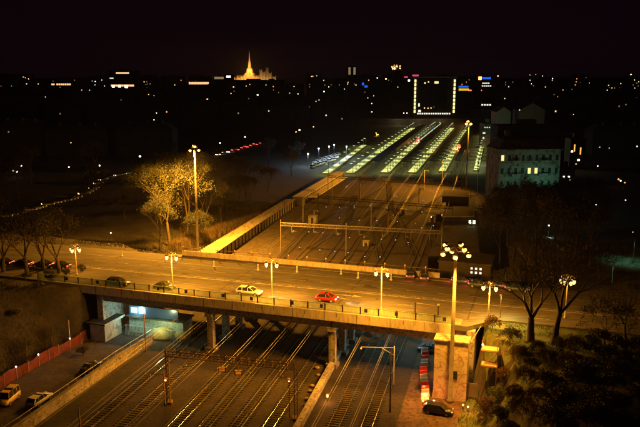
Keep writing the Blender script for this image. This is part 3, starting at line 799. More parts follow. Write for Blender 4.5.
# ------------------------------------------------------------ platforms
PE = [tuple(P(px, py, .9) for px, py in l_) for l_ in (((326, 173), (344, 160), (364, 145)), ((350, 172.5), (378, 152), (413, 128)), ((385, 172), (408, 150), (434, 127)), ((412, 172), (430, 152), (452, 128)), ((442, 171), (455, 149), (467, 130)), ((476, 170), (481, 150), (485, 135)))]
pn = ['short leftmost', 'second', 'third', 'fourth', 'fifth', 'narrow rightmost']
lampn = 0; proto_lamp = None
for i, pts in enumerate(PE):
    ln = catmull(list(pts), 15)
    t = thing('station_platform', 'pale green lit station platform with dark posts, the ' + pn[i] + ' one counted from the left', 'platform', (ln[0][0], ln[0][1], 0), 0, 'station platforms')
    o = Vector(ln[0]); wd = (3.6, 4.4, 4.4, 4.2, 3.4, 2.4)[i]
    loc = [Vector(p) - o for p in ln]
    wallstrip(loc, wd, 0, 0.9).build('slab', M['platform'], t)
    wallstrip([p + Vector((wd / 2 + .06, 0)) for p in loc], 0.12, 0.3, 1.0).build('edge_stone', M['concrete_dark'], t)
    for k, p in enumerate(ln[::1]):
        lampn += 1
        nm = 'slender platform lamp, ' + ordn(k + 1) + ' from the near end of the ' + pn[i] + ' platform'
        px_, py_ = p[0] + wd * 0.33, p[1]
        if proto_lamp is None:
            proto_lamp = thing('platform_lamp', nm, 'platform lamp', (px_, py_, 0.9), 0, 'platform lamps')
            MB().box(-0.14, 0.14, -0.3, 0.3, 0, 0.9).tube((0, 0, .9), (0, 0, 4.6), 0.12, None, 6).build('post', M['dark_metal'], proto_lamp)
            MB().box(-1.6, 0.1, -.12, .12, 4.5, 4.66).build('hood', M['dark_metal'], proto_lamp)
            MB().box(-1.5, -0.3, -.04, .04, 4.44, 4.49).build('tube', M['em_tube'], proto_lamp)
            light(proto_lamp, (-1.4, 0, 4.2), 200, TUBE, 1.2, spot=165, aim=(-.12, 0, -1))
        else: dup(proto_lamp, (px_, py_, 0.9), 0, nm)
# dark canopy roofs between the lit strips
for i, wd in ((1, 7.0), (2, 6.0), (3, 6.0), (4, 3.6)):
    pts = PE[i]; ln = catmull(list(pts), 25)[1:]
    o_ = (6.2 if i < 4 else 4.6) + wd / 2; wd *= .85
    t = thing('platform_canopy', 'long dark canopy roof just right of the ' + pn[i] + ' lit platform from the left', 'canopy', (ln[0][0] + o_, ln[0][1], 0), 0, 'platform canopies')
    loc = [Vector(p) - Vector(ln[0]) for p in ln]
    wallstrip(loc, wd, 3.9, 4.2).build('roof', M['dark_roof'], t)
    wallstrip([p + Vector((-wd / 2 - .08, 0)) for p in loc], .14, 3.7, 4.22).build('gutter', M['dark_metal'], t)
    mb = MB()
    for p in loc[::1]: mb.tube((p.x, p.y, 0), (p.x, p.y, 3.9), .16, None, 6)
    mb.build('columns', M['dark_metal'], t)
# clutter before the platform ends: buffer fences, boxes
for k, px in enumerate((352, 366, 384, 397, 412, 428, 446, 460)):
    x, y = P(px, 174 + (k % 3) * 4)
    t = thing('trackside_fence', 'short ochre lit fence panel before the platform ends, ' + ordn(k + 1) + ' from the left', 'fence', (x, y, 0), -0.2, 'fence panels before the platforms')
    mb = MB()
    for i in range(12): mb.box(-3 + i * .5, -2.88 + i * .5, -.04, .04, 0, 1.5 + .2 * (i % 2))
    mb.build('pickets', M['plaster'], t); MB().box(-3, 3, -.02, .02, 1.3, 1.42).build('rail', M['plaster'], t)

# trains standing at the platforms
def train(p0, p1, n, label, body, winmat, head, headmat, lit):
    a = Vector(p0); b = Vector(p1); d = (b - a); L = d.length; rz = math.atan2(d.y, d.x) - PI / 2
    t = thing('passenger_train', label, 'train', (*p0, 0), rz, 'trains at the platforms')
    cl = L / n
    for k in range(n):
        y0 = k * cl + .3; y1 = (k + 1) * cl - .3; rings = []
        for yy_, s in ((y0, .88), (y0 + .8, 1), (y1 - .8, 1), (y1, .9)):
            rings.append([(x * s, yy_, z) for x, z in ((-1.4, .9), (-1.45, 2.6), (-1.3, 3.5), (-.8, 4.0), (.8, 4.0), (1.3, 3.5), (1.45, 2.6), (1.4, .9))])
        c = MB().loft(rings).build('carriage', M[body], t)
        for s in (-1, 1):
            mb = MB(); yy_ = y0 + 1.5
            while yy_ < y1 - 2: mb.box(min(s * 1.44, s * 1.48), max(s * 1.44, s * 1.48), yy_, yy_ + 1.3, 2.2, 3.0); yy_ += 2
            mb.build('window', M[winmat], c)
        MB().box(-1.0, 1.0, y0 + 1.5, y0 + 4, .3, .9).box(-1.0, 1.0, y1 - 4, y1 - 1.5, .3, .9).build('bogies', M['dark_metal'], c)
    for s in (-.85, .85): MB().ball((s, .2, 1.7), .26, 8).build('tail_lamp' if head == 'tail' else 'headlight', M[headmat], t)
    if lit: light(t, (0, -2.5, 1.8), lit[0], lit[1], .3)
p = P(418.5, 141, 1); train((P(418, 142, 1)[0], P(418, 142, 1)[1]), (P(418, 142, 1)[0] + TS * 170, P(418, 142, 1)[1] + 170), 7, 'dark train with green lit windows and bright red tail lamps at the middle platforms', 'car_blue', 'win_green', 'tail', 'em_red', (300, (1, .1, .05)))
train(P(458.5, 148.5, 1), (P(458.5, 148.5, 1)[0] + TS * 190, P(458.5, 148.5, 1)[1] + 190), 7, 'dark train with orange red lamps standing at the right hand platform', 'dark_roof', 'win_dark', 'tail', 'em_redo', (500, (1, .3, .08)))
train((46.5, 440), (46.5 + TS * 180, 620), 7, 'unlit dark train between the leftmost and second platforms', 'dark_roof', 'win_dark', 'tail', 'dark_metal', None)

# flat roofed depot right of the fan
dp = thing('depot', 'dark flat roofed depot with pale lit roof edges right of the track fan', 'depot', (0, 0, 0))
c4 = [P(449, 196, 5), P(476, 196, 5), P(474, 217, 5), P(442, 217, 5)]
MB().prism([c4[3], c4[2], c4[1], c4[0]], 0, 4.7).build('wall', M['dark_wall'], dp)
MB().prism([c4[3], c4[2], c4[1], c4[0]], 4.705, 5.0).build('roof', M['dark_roof'], dp)
mb = MB()
for a, b in zip(c4, c4[1:] + c4[:1]): mb.bar((a[0], a[1], 5.12), (b[0], b[1], 5.12), .2, .2)
mb.build('roof_edge', M['plaster'], dp)
a = Vector(P(452, 203, 5)); MB().box(a.x - 2, a.x + 7, a.y, a.y + 14, 5.005, 7.2, -.2).build('upper_room', M['dark_wall'], dp)
dp2 = thing('depot_annexe', 'long low dark annexe with a felt roof in front of the depot', 'depot')
c4 = [P(444, 219, 3.6), P(476, 219, 3.6), P(480, 256, 3.6), P(428, 256, 3.6)]
MB().prism([c4[3], c4[2], c4[1], c4[0]], 0, 3.4).build('wall', M['dark_wall'], dp2)
MB().prism([c4[3], c4[2], c4[1], c4[0]], 3.405, 3.6).build('roof', M['dark_roof'], dp2)
for px in (470, 474): 
    q = PY(px, 222, 205); MB().box(q.x - .35, q.x + .35, q.y - .1, q.y + .1, q.z - .5, q.z + .5).build('lit_window', M['em_tube'], dp2)
x, y = P(442, 222); small_signal((x, y, 0), 2.4, M['em_redo'], 'red orange signal at the corner of the depot annexe', .2, 5)
x, y = P(431, 223); small_signal((x, y, 0), 2.0, M['em_warm'], 'warm white signal left of the depot annexe', .15)
# cabin with six lit windows just beyond the bridge
cb = thing('control_cabin', 'dark control cabin with six small lit windows just right of the tallest mast', 'cabin', (*B(AB - 4, BW + 5), 0), BA)
MB().box(-5, 5, 0, 8, 0, 12.0).build('wall', M['dark_wall'], cb)
MB().box(-5.2, 5.2, -.2, 8.2, 12.005, 12.3).build('roof', M['dark_roof'], cb)
for i in range(3):
    for j in range(2): MB().box(1.2 + i * .85, 1.2 + i * .85 + .4, -.06, -.003, 10.2 + j * .8, 10.6 + j * .8).build('lit_window', M['win_white'], cb)

# ------------------------------------------------------------ vehicles
def car(kind, label, paintm, loc, rz, cat='car', lights=None, group=None, L=4.3, W=1.75):
    """front towards +x"""
    t = thing({'van': 'van'}.get(kind, 'car'), label, cat, loc, rz, group)
    h = L / 2; w_ = W / 2
    def ring(x, wd, zb, zt, rr=0.12):
        return [(x, -wd, zb), (x, -wd * 1.02, (zb + zt) / 2), (x, -wd * .96, zt - rr), (x, -wd * .82, zt), (x, wd * .82, zt), (x, wd * .96, zt - rr), (x, wd * 1.02, (zb + zt) / 2), (x, wd, zb)]
    if kind == 'van': prof = [(-h, .92, .45, 1.1), (-h + .15, 1, .3, 1.15), (-.6, 1, .28, 1.15), (h - 1.0, 1, .28, 1.1), (h - .3, .96, .3, .95), (h, .82, .42, .75)]
    else: prof = [(-h, .84, .45, .82), (-h + .25, .96, .3, .95), (-h + .9, 1, .26, .97), (.7, 1, .26, .95), (h - .7, .97, .28, .84), (h - .2, .88, .32, .72), (h, .74, .4, .62)]
    bo = MB().loft([ring(x, w_ * s, zb, zt) for x, s, zb, zt in prof]).build('body', M[paintm], t, True)
    cabp = {'wagon': [(-h + .15, .9, -1), (-h + .55, 1.42, 0), (-.2, 1.48, 0), (.35, 1.42, 0), (1.15, .93, -1)],
            'hatch': [(-h + .2, .95, -1), (-h + .7, 1.4, 0), (-.1, 1.48, 0), (.3, 1.42, 0), (1.1, .93, -1)],
            'sedan': [(-h + .8, .93, -1), (-h + 1.45, 1.34, 0), (-.1, 1.42, 0), (.25, 1.38, 0), (1.1, .93, -1)],
            'van': [(-h + .05, 1.1, -1), (-h + .2, 2.0, 0), (-.2, 2.06, 0), (.9, 1.98, 0), (h - .75, 1.08, -1)],
            'beetle': [(-h + .3, .85, -1), (-h + .9, 1.32, 0), (-.2, 1.5, 0), (.3, 1.44, 0), (.95, .93, -1)]}[kind]
    base = 1.08 if kind == 'van' else .88
    rings = []
    for x, z, f in cabp:
        if f: rings.append([(x, -w_ * .88, base), (x, -w_ * .86, z), (x, w_ * .86, z), (x, w_ * .88, base)])
        else: rings.append([(x, -w_ * .93, base), (x, -w_ * .72, z - .04), (x, w_ * .72, z - .04), (x, w_ * .93, base)])
    MB().loft(rings).build('windows', M['glass'], t)
    mb = MB()
    top = [(x, z) for x, z, f in cabp if not f]
    mb.prism([(top[0][0] - .03, -w_ * .74), (top[-1][0] + .05, -w_ * .72), (top[-1][0] + .05, w_ * .72), (top[0][0] - .03, w_ * .74)], [top[0][1] - .06, top[-1][1] - .06, top[-1][1] - .06, top[0][1] - .06], [top[0][1] + .02, top[-1][1] + .0, top[-1][1], top[0][1] + .02])
    for s in (-1, 1):                               # pillars
        for (xa, za, fa), (xb, zb, fb) in ((cabp[0], cabp[1]), (cabp[-1], cabp[-2])):
            mb.bar((xa, s * w_ * .9, base), (xb, s * w_ * .74, zb - .03), .07, .07)
        mb.bar((0, s * w_ * .93, base), (-.05, s * w_ * .75, cabp[2][1] - .04), .06, .06)
        if kind in ('wagon', 'van'): mb.bar((-1.1, s * w_ * .93, base), (-1.1, s * w_ * .75, cabp[2][1] - .06), .07, .07)
    mb.build('roof', M[paintm], t)
    for sx in (-h + .8, h - .85):
        for s in (-1, 1):
            o = MB().tube((sx, s * (w_ - .2), .32), (sx, s * (w_ + .03), .32), .33, None, 14).build('wheel', M['tyre'], t)
            MB().tube((sx, s * (w_ + .02), .32), (sx, s * (w_ + .045), .32), .19, None, 10).build('rim', M['steel'], o)
    lights = lights or ''
    for s in (-1, 1):
        MB().box(h - .22, h - .03, s * w_ * .62 - .16, s * w_ * .62 + .16, .56, .7).build('headlight', M['em_white' if 'h' in lights else 'white_plastic'], t)
        MB().box(-h + .0, -h + .14, s * w_ * .72 - .12, s * w_ * .72 + .12, .66, .86).build('taillight', M['em_red' if 't' in lights else 'red_plastic'], t)
    mb = MB().box(-h - .04, -h + .12, -w_ * .8, w_ * .8, .34, .52).box(h - .1, h + .04, -w_ * .74, w_ * .74, .34, .5)
    mb.build('bumper', M['dark_metal'], t)
    if 't' in lights: light(t, (-h - .5, 0, .7), 2.5, (1, .08, .04), .2)
    if 'h' in lights: light(t, (h + .15, 0, .65), 160, (1, .85, .55), .12, spot=50, aim=(1, 0, -.09))
    return t
def on(px, py, z): x, y = P(px, py, z); return (x, y, z + .012)
R = BA
car('wagon', 'silver estate car on the bridge between the two left twin lantern posts', 'car_silver', on(249.5, 294.5, 10), R, L=4.6, lights='ht')
car('hatch', 'red hatchback driving right on the near lane of the bridge', 'car_red', on(327, 301, 10), R, L=3.7, lights='ht')
car('beetle', 'dark rounded car on the bridge beside the left twin lantern post', 'car_black', on(164.5, 289.5, 10), R, L=3.8)
car('wagon', 'black estate car farthest left on the bridge footway side', 'car_black', on(118, 285.5, 10), R + .05, L=4.4, lights='')
car('hatch', 'parked car with glowing tail lamps by the far parapet, the left one of two', 'car_blue', on(410, 277, 10), R + PI / 2 + .2, lights='t', group='cars by the far parapet')
car('hatch', 'parked car with glowing tail lamps by the far parapet, the right one of two', 'car_blue', on(424, 279, 10), R + PI / 2 + .2, lights='t', group='cars by the far parapet')
for k, (px, py) in enumerate(((463, 283.5), (480, 287), (500, 288), (517, 291))):  # standing cars added in place of the red light trails
    car('sedan', 'car with red tail lamps for light trails beyond the tallest mast, ' + ordn(k + 1) + ' from the left', 'car_blue', on(px, py, 10), R + .05 + (PI if k == 9 else 0), lights='t', group='cars standing for light trails right of the tallest mast')
for k, (px, py) in enumerate(((3, 265), (22, 266), (43, 267), (60, 268.5))):  # cars put here for the red trails of passing traffic
    car('sedan', 'car with red tail lamps for light trails at the left edge, ' + ordn(k + 1) + ' from the left', 'car_black', on(px, py, 10), R + PI + .1, lights='t', group='cars standing for light trails at the left edge')
ya = math.atan2(31, 9.6)
car('van', 'yellow lit small van cut by the left edge of the photo in the yard', 'car_yellow', on(9, 402, 0), ya + PI + .2, cat='van', L=4.0)
car('wagon', 'pale estate car parked against the yard wall at the bottom left', 'car_white', on(40, 402.5, 0), ya, L=4.4)
car('sedan', 'black car parked beside the yard wall between the estate car and the hut', 'car_black', on(91, 370, 0), ya, L=4.4)
car('sedan', 'dark car parked under the right end of the bridge', 'car_blue', on(430, 352, 0), R + .1, L=4.4)
car('wagon', 'black car parked at the foot of the tallest mast among red lamps', 'car_black', on(438, 413, 0), R, L=4.3)
# pale traffic bollards on the far lanes
for k, (px, py) in enumerate(((122, 256), (214, 266.5), (258, 270), (297, 272), (358, 278), (391, 280), (341, 274))):
    x, y = P(px, py, 10)
    o = MB().lathe([(.28, 0), (.26, .06), (.1, .08), (.09, .9), (.14, .95), (.14, 1.15), (.04, 1.25)], 8).build('bollard', M['white_plastic'], None, True)
    o.location = (x, y, 10.006)
    tag(o, 'pale traffic bollard on the far lanes, ' + ['farthest left, by the dark verge', 'between the left lantern post and silver car', 'above the silver car', 'left of the red car', 'above and right of the red car', 'rightmost, beside the third lantern post', 'above the red car roof'][k], 'bollard', 'traffic bollards on the bridge')
# frame on the near side of the road, right part of the bridge
st = thing('barrier_frame', 'open steel frame with two posts standing in the roadway left of the tallest mast', 'frame', (0, 0, 0))
a = P(415, 314, 10); b = P(438, 317.5, 10)
for p in (a, b): MB().tube((*p, 10), (*p, 12.0), .13, None, 6).box(p[0] - .4, p[0] + .4, p[1] - .3, p[1] + .3, 10.0, 10.15).build('post', M['dark_metal'], st)
MB().bar((*a, 11.9), (*b, 11.9), .09, .09).build('crossbar', M['rusty'], st)
MB().ball((*b, 12.1), .22, 8).build('lamp', M['tarp'], st)

# ------------------------------------------------------------ yard: hut, kiosk, red fence
ht = thing('hut', 'yard hut with pale walls and dark flat roof at the left bridge end', 'hut', (-39.3, 121.2, 0), math.radians(-20))
MB().box(-3.2, 0, 0, 5.0, 0, 3.3).build('wall', M['plaster'], ht)
mb = MB()
for k in range(9): mb.box(-3.23, .03, -.03, 5.03, .35 * k + .3, .35 * k + .33)
mb.build('cladding_joints', M['concrete_dark'], ht)
MB().box(-3.6, .4, -.5, 5.6, 3.3, 3.55).build('roof', M['dark_roof'], ht)
MB().box(.4, .5, -.5, 5.6, 3.2, 3.62).build('roof_edge', M['plaster'], ht)
kx = thing('kiosk', 'pale graffiti covered kiosk wall lit cold white under the left end of the bridge', 'kiosk', (*B(-24, 4.5), 0), BA)
MB().box(-6.5, 5, 0, 3.5, 0, 3.2).build('wall', graffiti('cool_wall', (.3, .36, .3), (.5, .55, .46), [(.05, .12, .1), (.15, .2, .16)], .8), kx)
MB().box(-6.9, 5.3, -.6, 3.8, 3.2, 3.45).build('roof', M['dark_roof'], kx)
for x0 in (-6.0, -4.2): MB().box(x0, x0 + 1.35, -.06, -.002, 3.9, 5.0).build('light_box', M['em_cool'], kx)
MB().box(-6.4, 4, -.002, .3, 3.455, 5.3).build('upper_panel', M['car_blue'], kx)
mb = MB()
for k in range(40): mb.box(-6.4 + k * .3, -6.36 + k * .3, -1.6, -1.56, 0, 2.0)
mb.box(-6.4, 5.4, -1.62, -1.56, 1.95, 2.02); mb.build('railing', M['white_plastic'], kx)
light(kx, (-4.5, -1.2, 4.4), 42, COOL, .4); light(kx, (1.5, -3.0, 4.2), 40, (.8, 1, .5), .4)
tp = P(163, 338, 0)
rings = []
for j in range(6):
    s = j / 5; r = 2.2 * math.sqrt(max(0.02, 1 - s * s)); rings.append([(r * 1.3 * math.cos(a_) * (1 + .12 * math.sin(3 * a_)), r * .7 * math.sin(a_) * (1 + .1 * math.cos(5 * a_)), 2.2 * s) for a_ in [2 * PI * i / 12 for i in range(12)]])
o = MB().loft(rings).build('covered_heap', M['tarp'], None, True); o.location = (*tp, 0); tag(o, 'lumpy heap under a yellow tarpaulin at the end of the yard wall', 'heap')
o = MB().loft([[(x * .6, y * .55, z * .7) for x, y, z in r] for r in rings]).build('covered_heap', M['tarp'], None, True); o.location = (*P(182, 338), 0); tag(o, 'smaller tarpaulin covered heap farther under the bridge', 'heap')
rf = thing('net_fence', 'red plastic net fence with little white lamps along the foot of the dark slope', 'fence')
FP = [(-51.6, 92), (-50.3, 100), (-48.0, 108), (-45.6, 115), (-43.2, 121.5), (-43.8, 127)]
mb = MB(); n = 0; L_ = catmull(FP, 1.2); vs = []
for i, (x, y) in enumerate(L_):
    hgt = 1.9 + .22 * math.sin(i * .9) + .1 * math.sin(i * 2.3)
    vs += [(x, y, 0.02), (x + .12 * math.sin(i), y, hgt * .5), (x, y, hgt), (x - .06, y, hgt), (x - .06, y, .02)]
for i in range(len(L_) - 1):
    for k in range(4): n_ = 5 * i + k; mb.f.append((n_, n_ + 1, n_ + 6, n_ + 5))
mb.v = vs; mb.build('net', M['net'], rf)
mb = MB()
for i, (x, y) in enumerate(L_):
    if i % 2 == 0: mb.tube((x + .1, y - .05, 0), (x + .1, y - .05, 2.15), .04, None, 5)
mb.build('stakes', M['steel'], rf)
for px, py in ((13, 375), (39, 364), (68, 345)):
    d = min(L_, key=lambda p: abs(320 + FPX * p[0] / (p[1] * math.cos(PITCH) + 46 * math.sin(PITCH)) - px))
    MB().ball((d[0] + .1, d[1] - .15, 2.15), .13, 8).build('lamp', M['em_warm'], rf)
    light(rf, (d[0] + .8, d[1] - 1.0, 2.7), 2.5, (1, .6, .4), .2)
mast_arm(70, 341, 320, 0, 'slim pale post behind the red net fence on the slope foot', 'steel', 1.0, .09)

# ------------------------------------------------------------ works area right of the tracks
bpos = [P(424 + (0 if t < .5 else 0) + 1.2 * math.sin(t * 9), 350 + 50 * t) for t in [k / 13 for k in range(14)]]
for col, nm in (('red_plastic', 'red'), ('white_plastic', 'white')):
    bp = None
    for k, (x, y) in enumerate(bpos):
        if (k // 2 + (0 if nm == 'red' else 1)) % 2 == 0: continue
        lb = nm + ' plastic barrier, ' + ordn(k + 1) + ' of the striped row counted from the bridge'
        if bp is None:
            bp = thing('traffic_barrier', lb, 'barrier', (x, y, .012), .2, 'red and white barriers in a row')
            rings = [[(-.9 * s, -w1, z), (.9 * s, -w1, z), (.9 * s, w1, z), (-.9 * s, w1, z)] for z, w1, s in ((0, .3, .7), (.25, .28, .7), (.5, .12, .68), (1.15, .09, .66))]
            MB().loft(rings).build('shell', M[col], bp)
            MB().box(-.5, -.2, -.31, .31, 0, .08).box(.2, .5, -.31, .31, 0, .08).build('foot', M['tyre'], bp)
        else: dup(bp, (x, y, .012), .2 + .1 * math.sin(k), lb)
for k, (px, py, mt) in enumerate(((423, 401, 'em_redo'), (429, 403, 'em_redo'), (434, 401, 'em_orange'), (425, 396, 'em_redo'), (463, 405, 'em_redo'), (468, 407, 'em_orange'), (424, 388, 'em_redo'))):
    x, y = P(px, py, .7)
    t = thing('warning_lamp', ['red warning lamp at the near end of the barrier row', 'red warning lamp between the barriers and the black car', 'orange warning lamp behind the black car', 'upper red lamp on the last barriers', 'red warning lamp right of the tallest mast foot', 'orange warning lamp right of the tallest mast foot', 'red lamp halfway down the barrier row'][k], 'warning lamp', (x, y, 0), 0, 'warning lamps of the works area')
    MB().tube((0, 0, 0), (0, 0, .6), .05, None, 6).box(-.2, .2, -.2, .2, 0, .06).build('stand', M['dark_metal'], t)
    MB().ball((0, 0, .72), .15, 8).build('lens', M[mt], t, True)
    light(t, (0, -.3, 1.0), 6, (1, .2, .05), .2)
# leaning poles at the wing wall
for k, (a, b, nm) in enumerate((((432, 398), (441, 341), 'left of the wing wall'), ((471, 342), (481, 326), 'on top of the wing wall'))):
    if k == 0: x, y = P(*a); p0 = Vector((x, y, 0)); p1 = PY(b[0], b[1], y + 3)
    else: p0 = PY(a[0], a[1], 98); p1 = PY(b[0], b[1], 99)
    o = MB().tube((0, 0, 0), p1 - p0, .06, .05, 5).build('leaning_pole', M['plaster']); o.location = p0; tag(o, 'thin pale pole leaning ' + nm, 'pole')
# site board
sb = thing('site_hoarding', 'low dull panel hoarding in front of the wing wall foot', 'hoarding', (*P(455, 397), 0), BA)
MB().box(-3.0, 3.4, -.05, .05, .4, 2.6).build('panel', M['concrete_dark'], sb); MB().box(-3.0, -2.9, .05, .2, 0, 2.8).box(3.3, 3.4, .05, .2, 0, 2.8).build('post', M['dark_metal'], sb)
# scaffold with two plank decks
sx, sy = P(489, 372, 5.2)
sf = thing('scaffold', 'small scaffold with two orange lit plank decks right of the wing wall', 'scaffold', (sx, sy, 0), BA)
mb = MB()
zg = ground_z(sx, sy)
for x in (-1.1, 1.1):
    for y in (-.7, .7): mb.tube((x, y, zg - .3), (x, y, 10.2), .05, None, 6)
for z in (6.2, 8.6): 
    for y in (-.7, .7): mb.tube((-1.1, y, z), (1.1, y, z), .04, None, 5)
mb.tube((-1.1, -.7, 6.2), (1.1, -.7, 8.6), .035, None, 5)
mb.build('frame', M['rusty'], sf)
for z in (6.25, 8.65): MB().box(-1.2, 1.2, -.8, .8, z, z + .25).build('plank_deck', M['wood'], sf)
MB().ball((-1.0, -.75, 9.6), .15, 8).build('work_lamp', M['em_warm'], sf); light(sf, (-.8, -1.5, 9.8), 14, AMBER, .2)
# cool lamps under the right end of the bridge
for k, (u, v) in enumerate(((21, 12), (27, 18))):
    p = B(u, v)
    t = thing('underpass_lamp', 'cold lamp box fixed under the right end of the bridge deck, ' + ('nearer one' if k == 0 else 'farther one'), 'lamp', (*p, 6.9), BA, 'cold lamps under the bridge')
    MB().box(-.7, .7, -.15, .15, -.12, .12).build('case', M['dark_metal'], t); MB().box(-.6, .6, -.1, .1, -.16, -.121).build('tube', M['em_cool'], t)
    light(t, (0, 0, -.6), 75, COOL, .4)

# ------------------------------------------------------------ trees
def tree(name, label, base, h, seed, spread=0.55, forks=3, depth=5, bark='bark', leaf=None, nleaf=0, ls=.3, r0=None, group=None, lean=(0, 0), twig=0.018, first=0.32):
    rd = random.Random(seed)
    t = thing(name, label, 'tree' if name != 'shrub' else 'shrub', base, 0, group)
    tb = MB(); tips = []; tw = MB()
    r0 = r0 or h * .022
    def grow(p, d, L, r, k):
        n = 3 if k < 2 else 2
        for i in range(n):
            d2 = (d + Vector((rd.uniform(-1, 1), rd.uniform(-1, 1), rd.uniform(-.3, .5))) * (.10 + .05 * k)).normalized()
            q_ = p + d2 * L / n; r2 = r * (1 - .28 / n)
            (tb if k < 3 else tw).tube(p, q_, max(r, twig), max(r2, twig), 7 if k < 2 else (5 if k < 3 else 3), False)
            p, d, r = q_, d2, r2
            if k >= 2: tips.append((Vector(p), k))
        if k >= depth: return
        nb = forks if k else max(2, forks)
        a0 = rd.uniform(0, 2 * PI)
        for j in range(nb):
            a = a0 + 2 * PI * j / nb + rd.uniform(-.5, .5); sp = spread * rd.uniform(.6, 1.3)
            u = d.cross(Vector((.3, .2, 1))).normalized() if abs(d.z) < .98 else Vector((1, 0, 0)); w_ = d.cross(u)
            nd = (d + (u * math.cos(a) + w_ * math.sin(a)) * sp + Vector((0, 0, .12))).normalized()
            grow(p, nd, L * rd.uniform(.66, .86), r * .62, k + 1)
    grow(Vector((0, 0, -.4)), Vector((lean[0], lean[1], 1)).normalized(), h * first, r0, 0)
    to = tb.build('trunk', M[bark], t, True)
    cm = MB()
    for p, k in [rd.choice(tips) for _ in range(nleaf)] if nleaf else []:
        c = p + Vector((rd.gauss(0, .35), rd.gauss(0, .35), rd.gauss(0, .3))) * (h / 10)
        a = Vector((rd.uniform(-1, 1), rd.uniform(-1, 1), rd.uniform(-1, 1))).normalized(); b = a.cross(Vector((rd.uniform(-1, 1), rd.uniform(-1, 1), 1))).normalized()
        s = ls * rd.uniform(.5, 1.2); a *= s; b *= s * .6
        n = len(cm.v); cm.v += [tuple(c - a), tuple(c + b), tuple(c + a), tuple(c - b)]; cm.f.append((n, n + 1, n + 2, n + 3))
    if nleaf: 
        co = cm.build('crown', M[leaf], t); tw.build('twigs', M[bark], co)
    else: tw.build('crown', M[bark], t)
    return t
def atg(px, py, z): 
    for _ in range(6): x, y = P(px, py, z); z = ground_z(x, y)
    return (x, y, z)
G1 = 'half bare trees lit by the mast left of the long shed'
for k, (px, py, h, sd, nl) in enumerate(((170, 247, 15, 1, 3600), (187, 241, 14, 2, 3600), (160, 250, 10, 5, 1600), (206, 232, 12, 3, 2400), (222, 224, 10, 4, 2000), (236, 214, 9, 6, 1500), (252, 205, 8, 7, 1200), (196, 246, 7, 8, 1200), (268, 192, 8, 9, 800), (226, 212, 13, 10, 1500), (246, 198, 11, 11, 1000), (208, 222, 14, 12, 1800))):
    tree('tree', 'half bare ' + ['brightly lit tree tallest at the left of the lit group', 'leafy tree just left of the lit mast pole', 'low tree at the left edge of the lit group', 'tree just right of the lit mast',
         'tree with drooping twigs right of the mast', 'dim tree above the shed middle', 'dim tree near the middle of the shed roof', 'small tree under the mast lamp', 'small dim tree near the far shed end', 'tall dark tree behind the drooping one', 'tall dark tree farther up the embankment', 'tall tree behind the lit mast'][k],
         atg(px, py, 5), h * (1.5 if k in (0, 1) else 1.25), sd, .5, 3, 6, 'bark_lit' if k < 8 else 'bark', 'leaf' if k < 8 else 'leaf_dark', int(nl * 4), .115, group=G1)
rdt = random.Random(31)
for k in range(30):
    y = 215 + (k // 6) * 42 + rdt.uniform(-12, 12); x = interp(LEFT, y) - 14 - (k % 6) * 24 - rdt.uniform(0, 14)
    tree('tree', 'dark leafless tree left of the tracks, ' + ordn(6 - k % 6) + ' from the left in ' + ('the nearest', 'the second', 'the third', 'the fourth', 'the farthest')[k // 6] + ' row', (x, y, ground_z(x, y)), rdt.uniform(8, 14), 600 + k, .55, 3, 5, 'bark', 'leaf_dark', 900, .3, group='dark trees left of the tracks')
# reed hedge along the slope
for k in range(14):
    t_ = k / 13; px = 176 + 84 * t_; py = 250 - 30 * t_ ** 0.9; p = atg(px, py, 4); rd = random.Random(50 + k)
    mb = MB()
    for i in range(260):
        a = rd.uniform(0, 2 * PI); r = 1.9 * math.sqrt(rd.random()); x, y = r * math.cos(a) * 1.2, r * math.sin(a)
        h = rd.uniform(1.6, 3.3) * (1 - .15 * r); lx, ly = rd.uniform(-.4, .4), rd.uniform(-.4, .4); w_ = rd.uniform(.03, .07)
        n = len(mb.v); mb.v += [(x - w_, y, -.3), (x + w_, y, -.3), (x + lx + w_ * .6, y + ly, h), (x + lx, y + ly + .05, h + .2), (x + lx - w_ * .6, y + ly, h)]; mb.f.append((n, n + 1, n + 2, n + 3, n + 4))
    o = mb.build('reed_clump', M['reed']); o.location = p
    tag(o, 'dry reed clump left of the long shed, ' + ordn(k + 1) + ' counting up from the bridge', 'reeds', 'dry reed clumps along the embankment')
for k in range(16):
    t_ = k / 15; y = 88 + 32 * t_; x = interp(LEFT, y) - 1.6 - 1.6 * (k % 3); rd = random.Random(900 + k); mb = MB()
    for i in range(200):
        a = rd.uniform(0, 2 * PI); r = 1.6 * math.sqrt(rd.random()); xx, yy_ = r * math.cos(a), r * math.sin(a)
        h = rd.uniform(.8, 2.3); lx, ly = rd.uniform(-.5, .5), rd.uniform(-.4, .4); w_ = rd.uniform(.02, .05); n = len(mb.v)
        mb.v += [(xx - w_, yy_, -.5), (xx + w_, yy_, -.5), (xx + lx, yy_ + ly, h)]; mb.f.append((n, n + 1, n + 2))
    o = mb.build('weed_clump', M['reed']); o.location = (x, y, ground_z(x, y))
    tag(o, 'dry weed clump just above the red net fence, ' + ordn(16 - k) + ' counting down from the hut', 'weeds', 'dry weeds above the red fence')
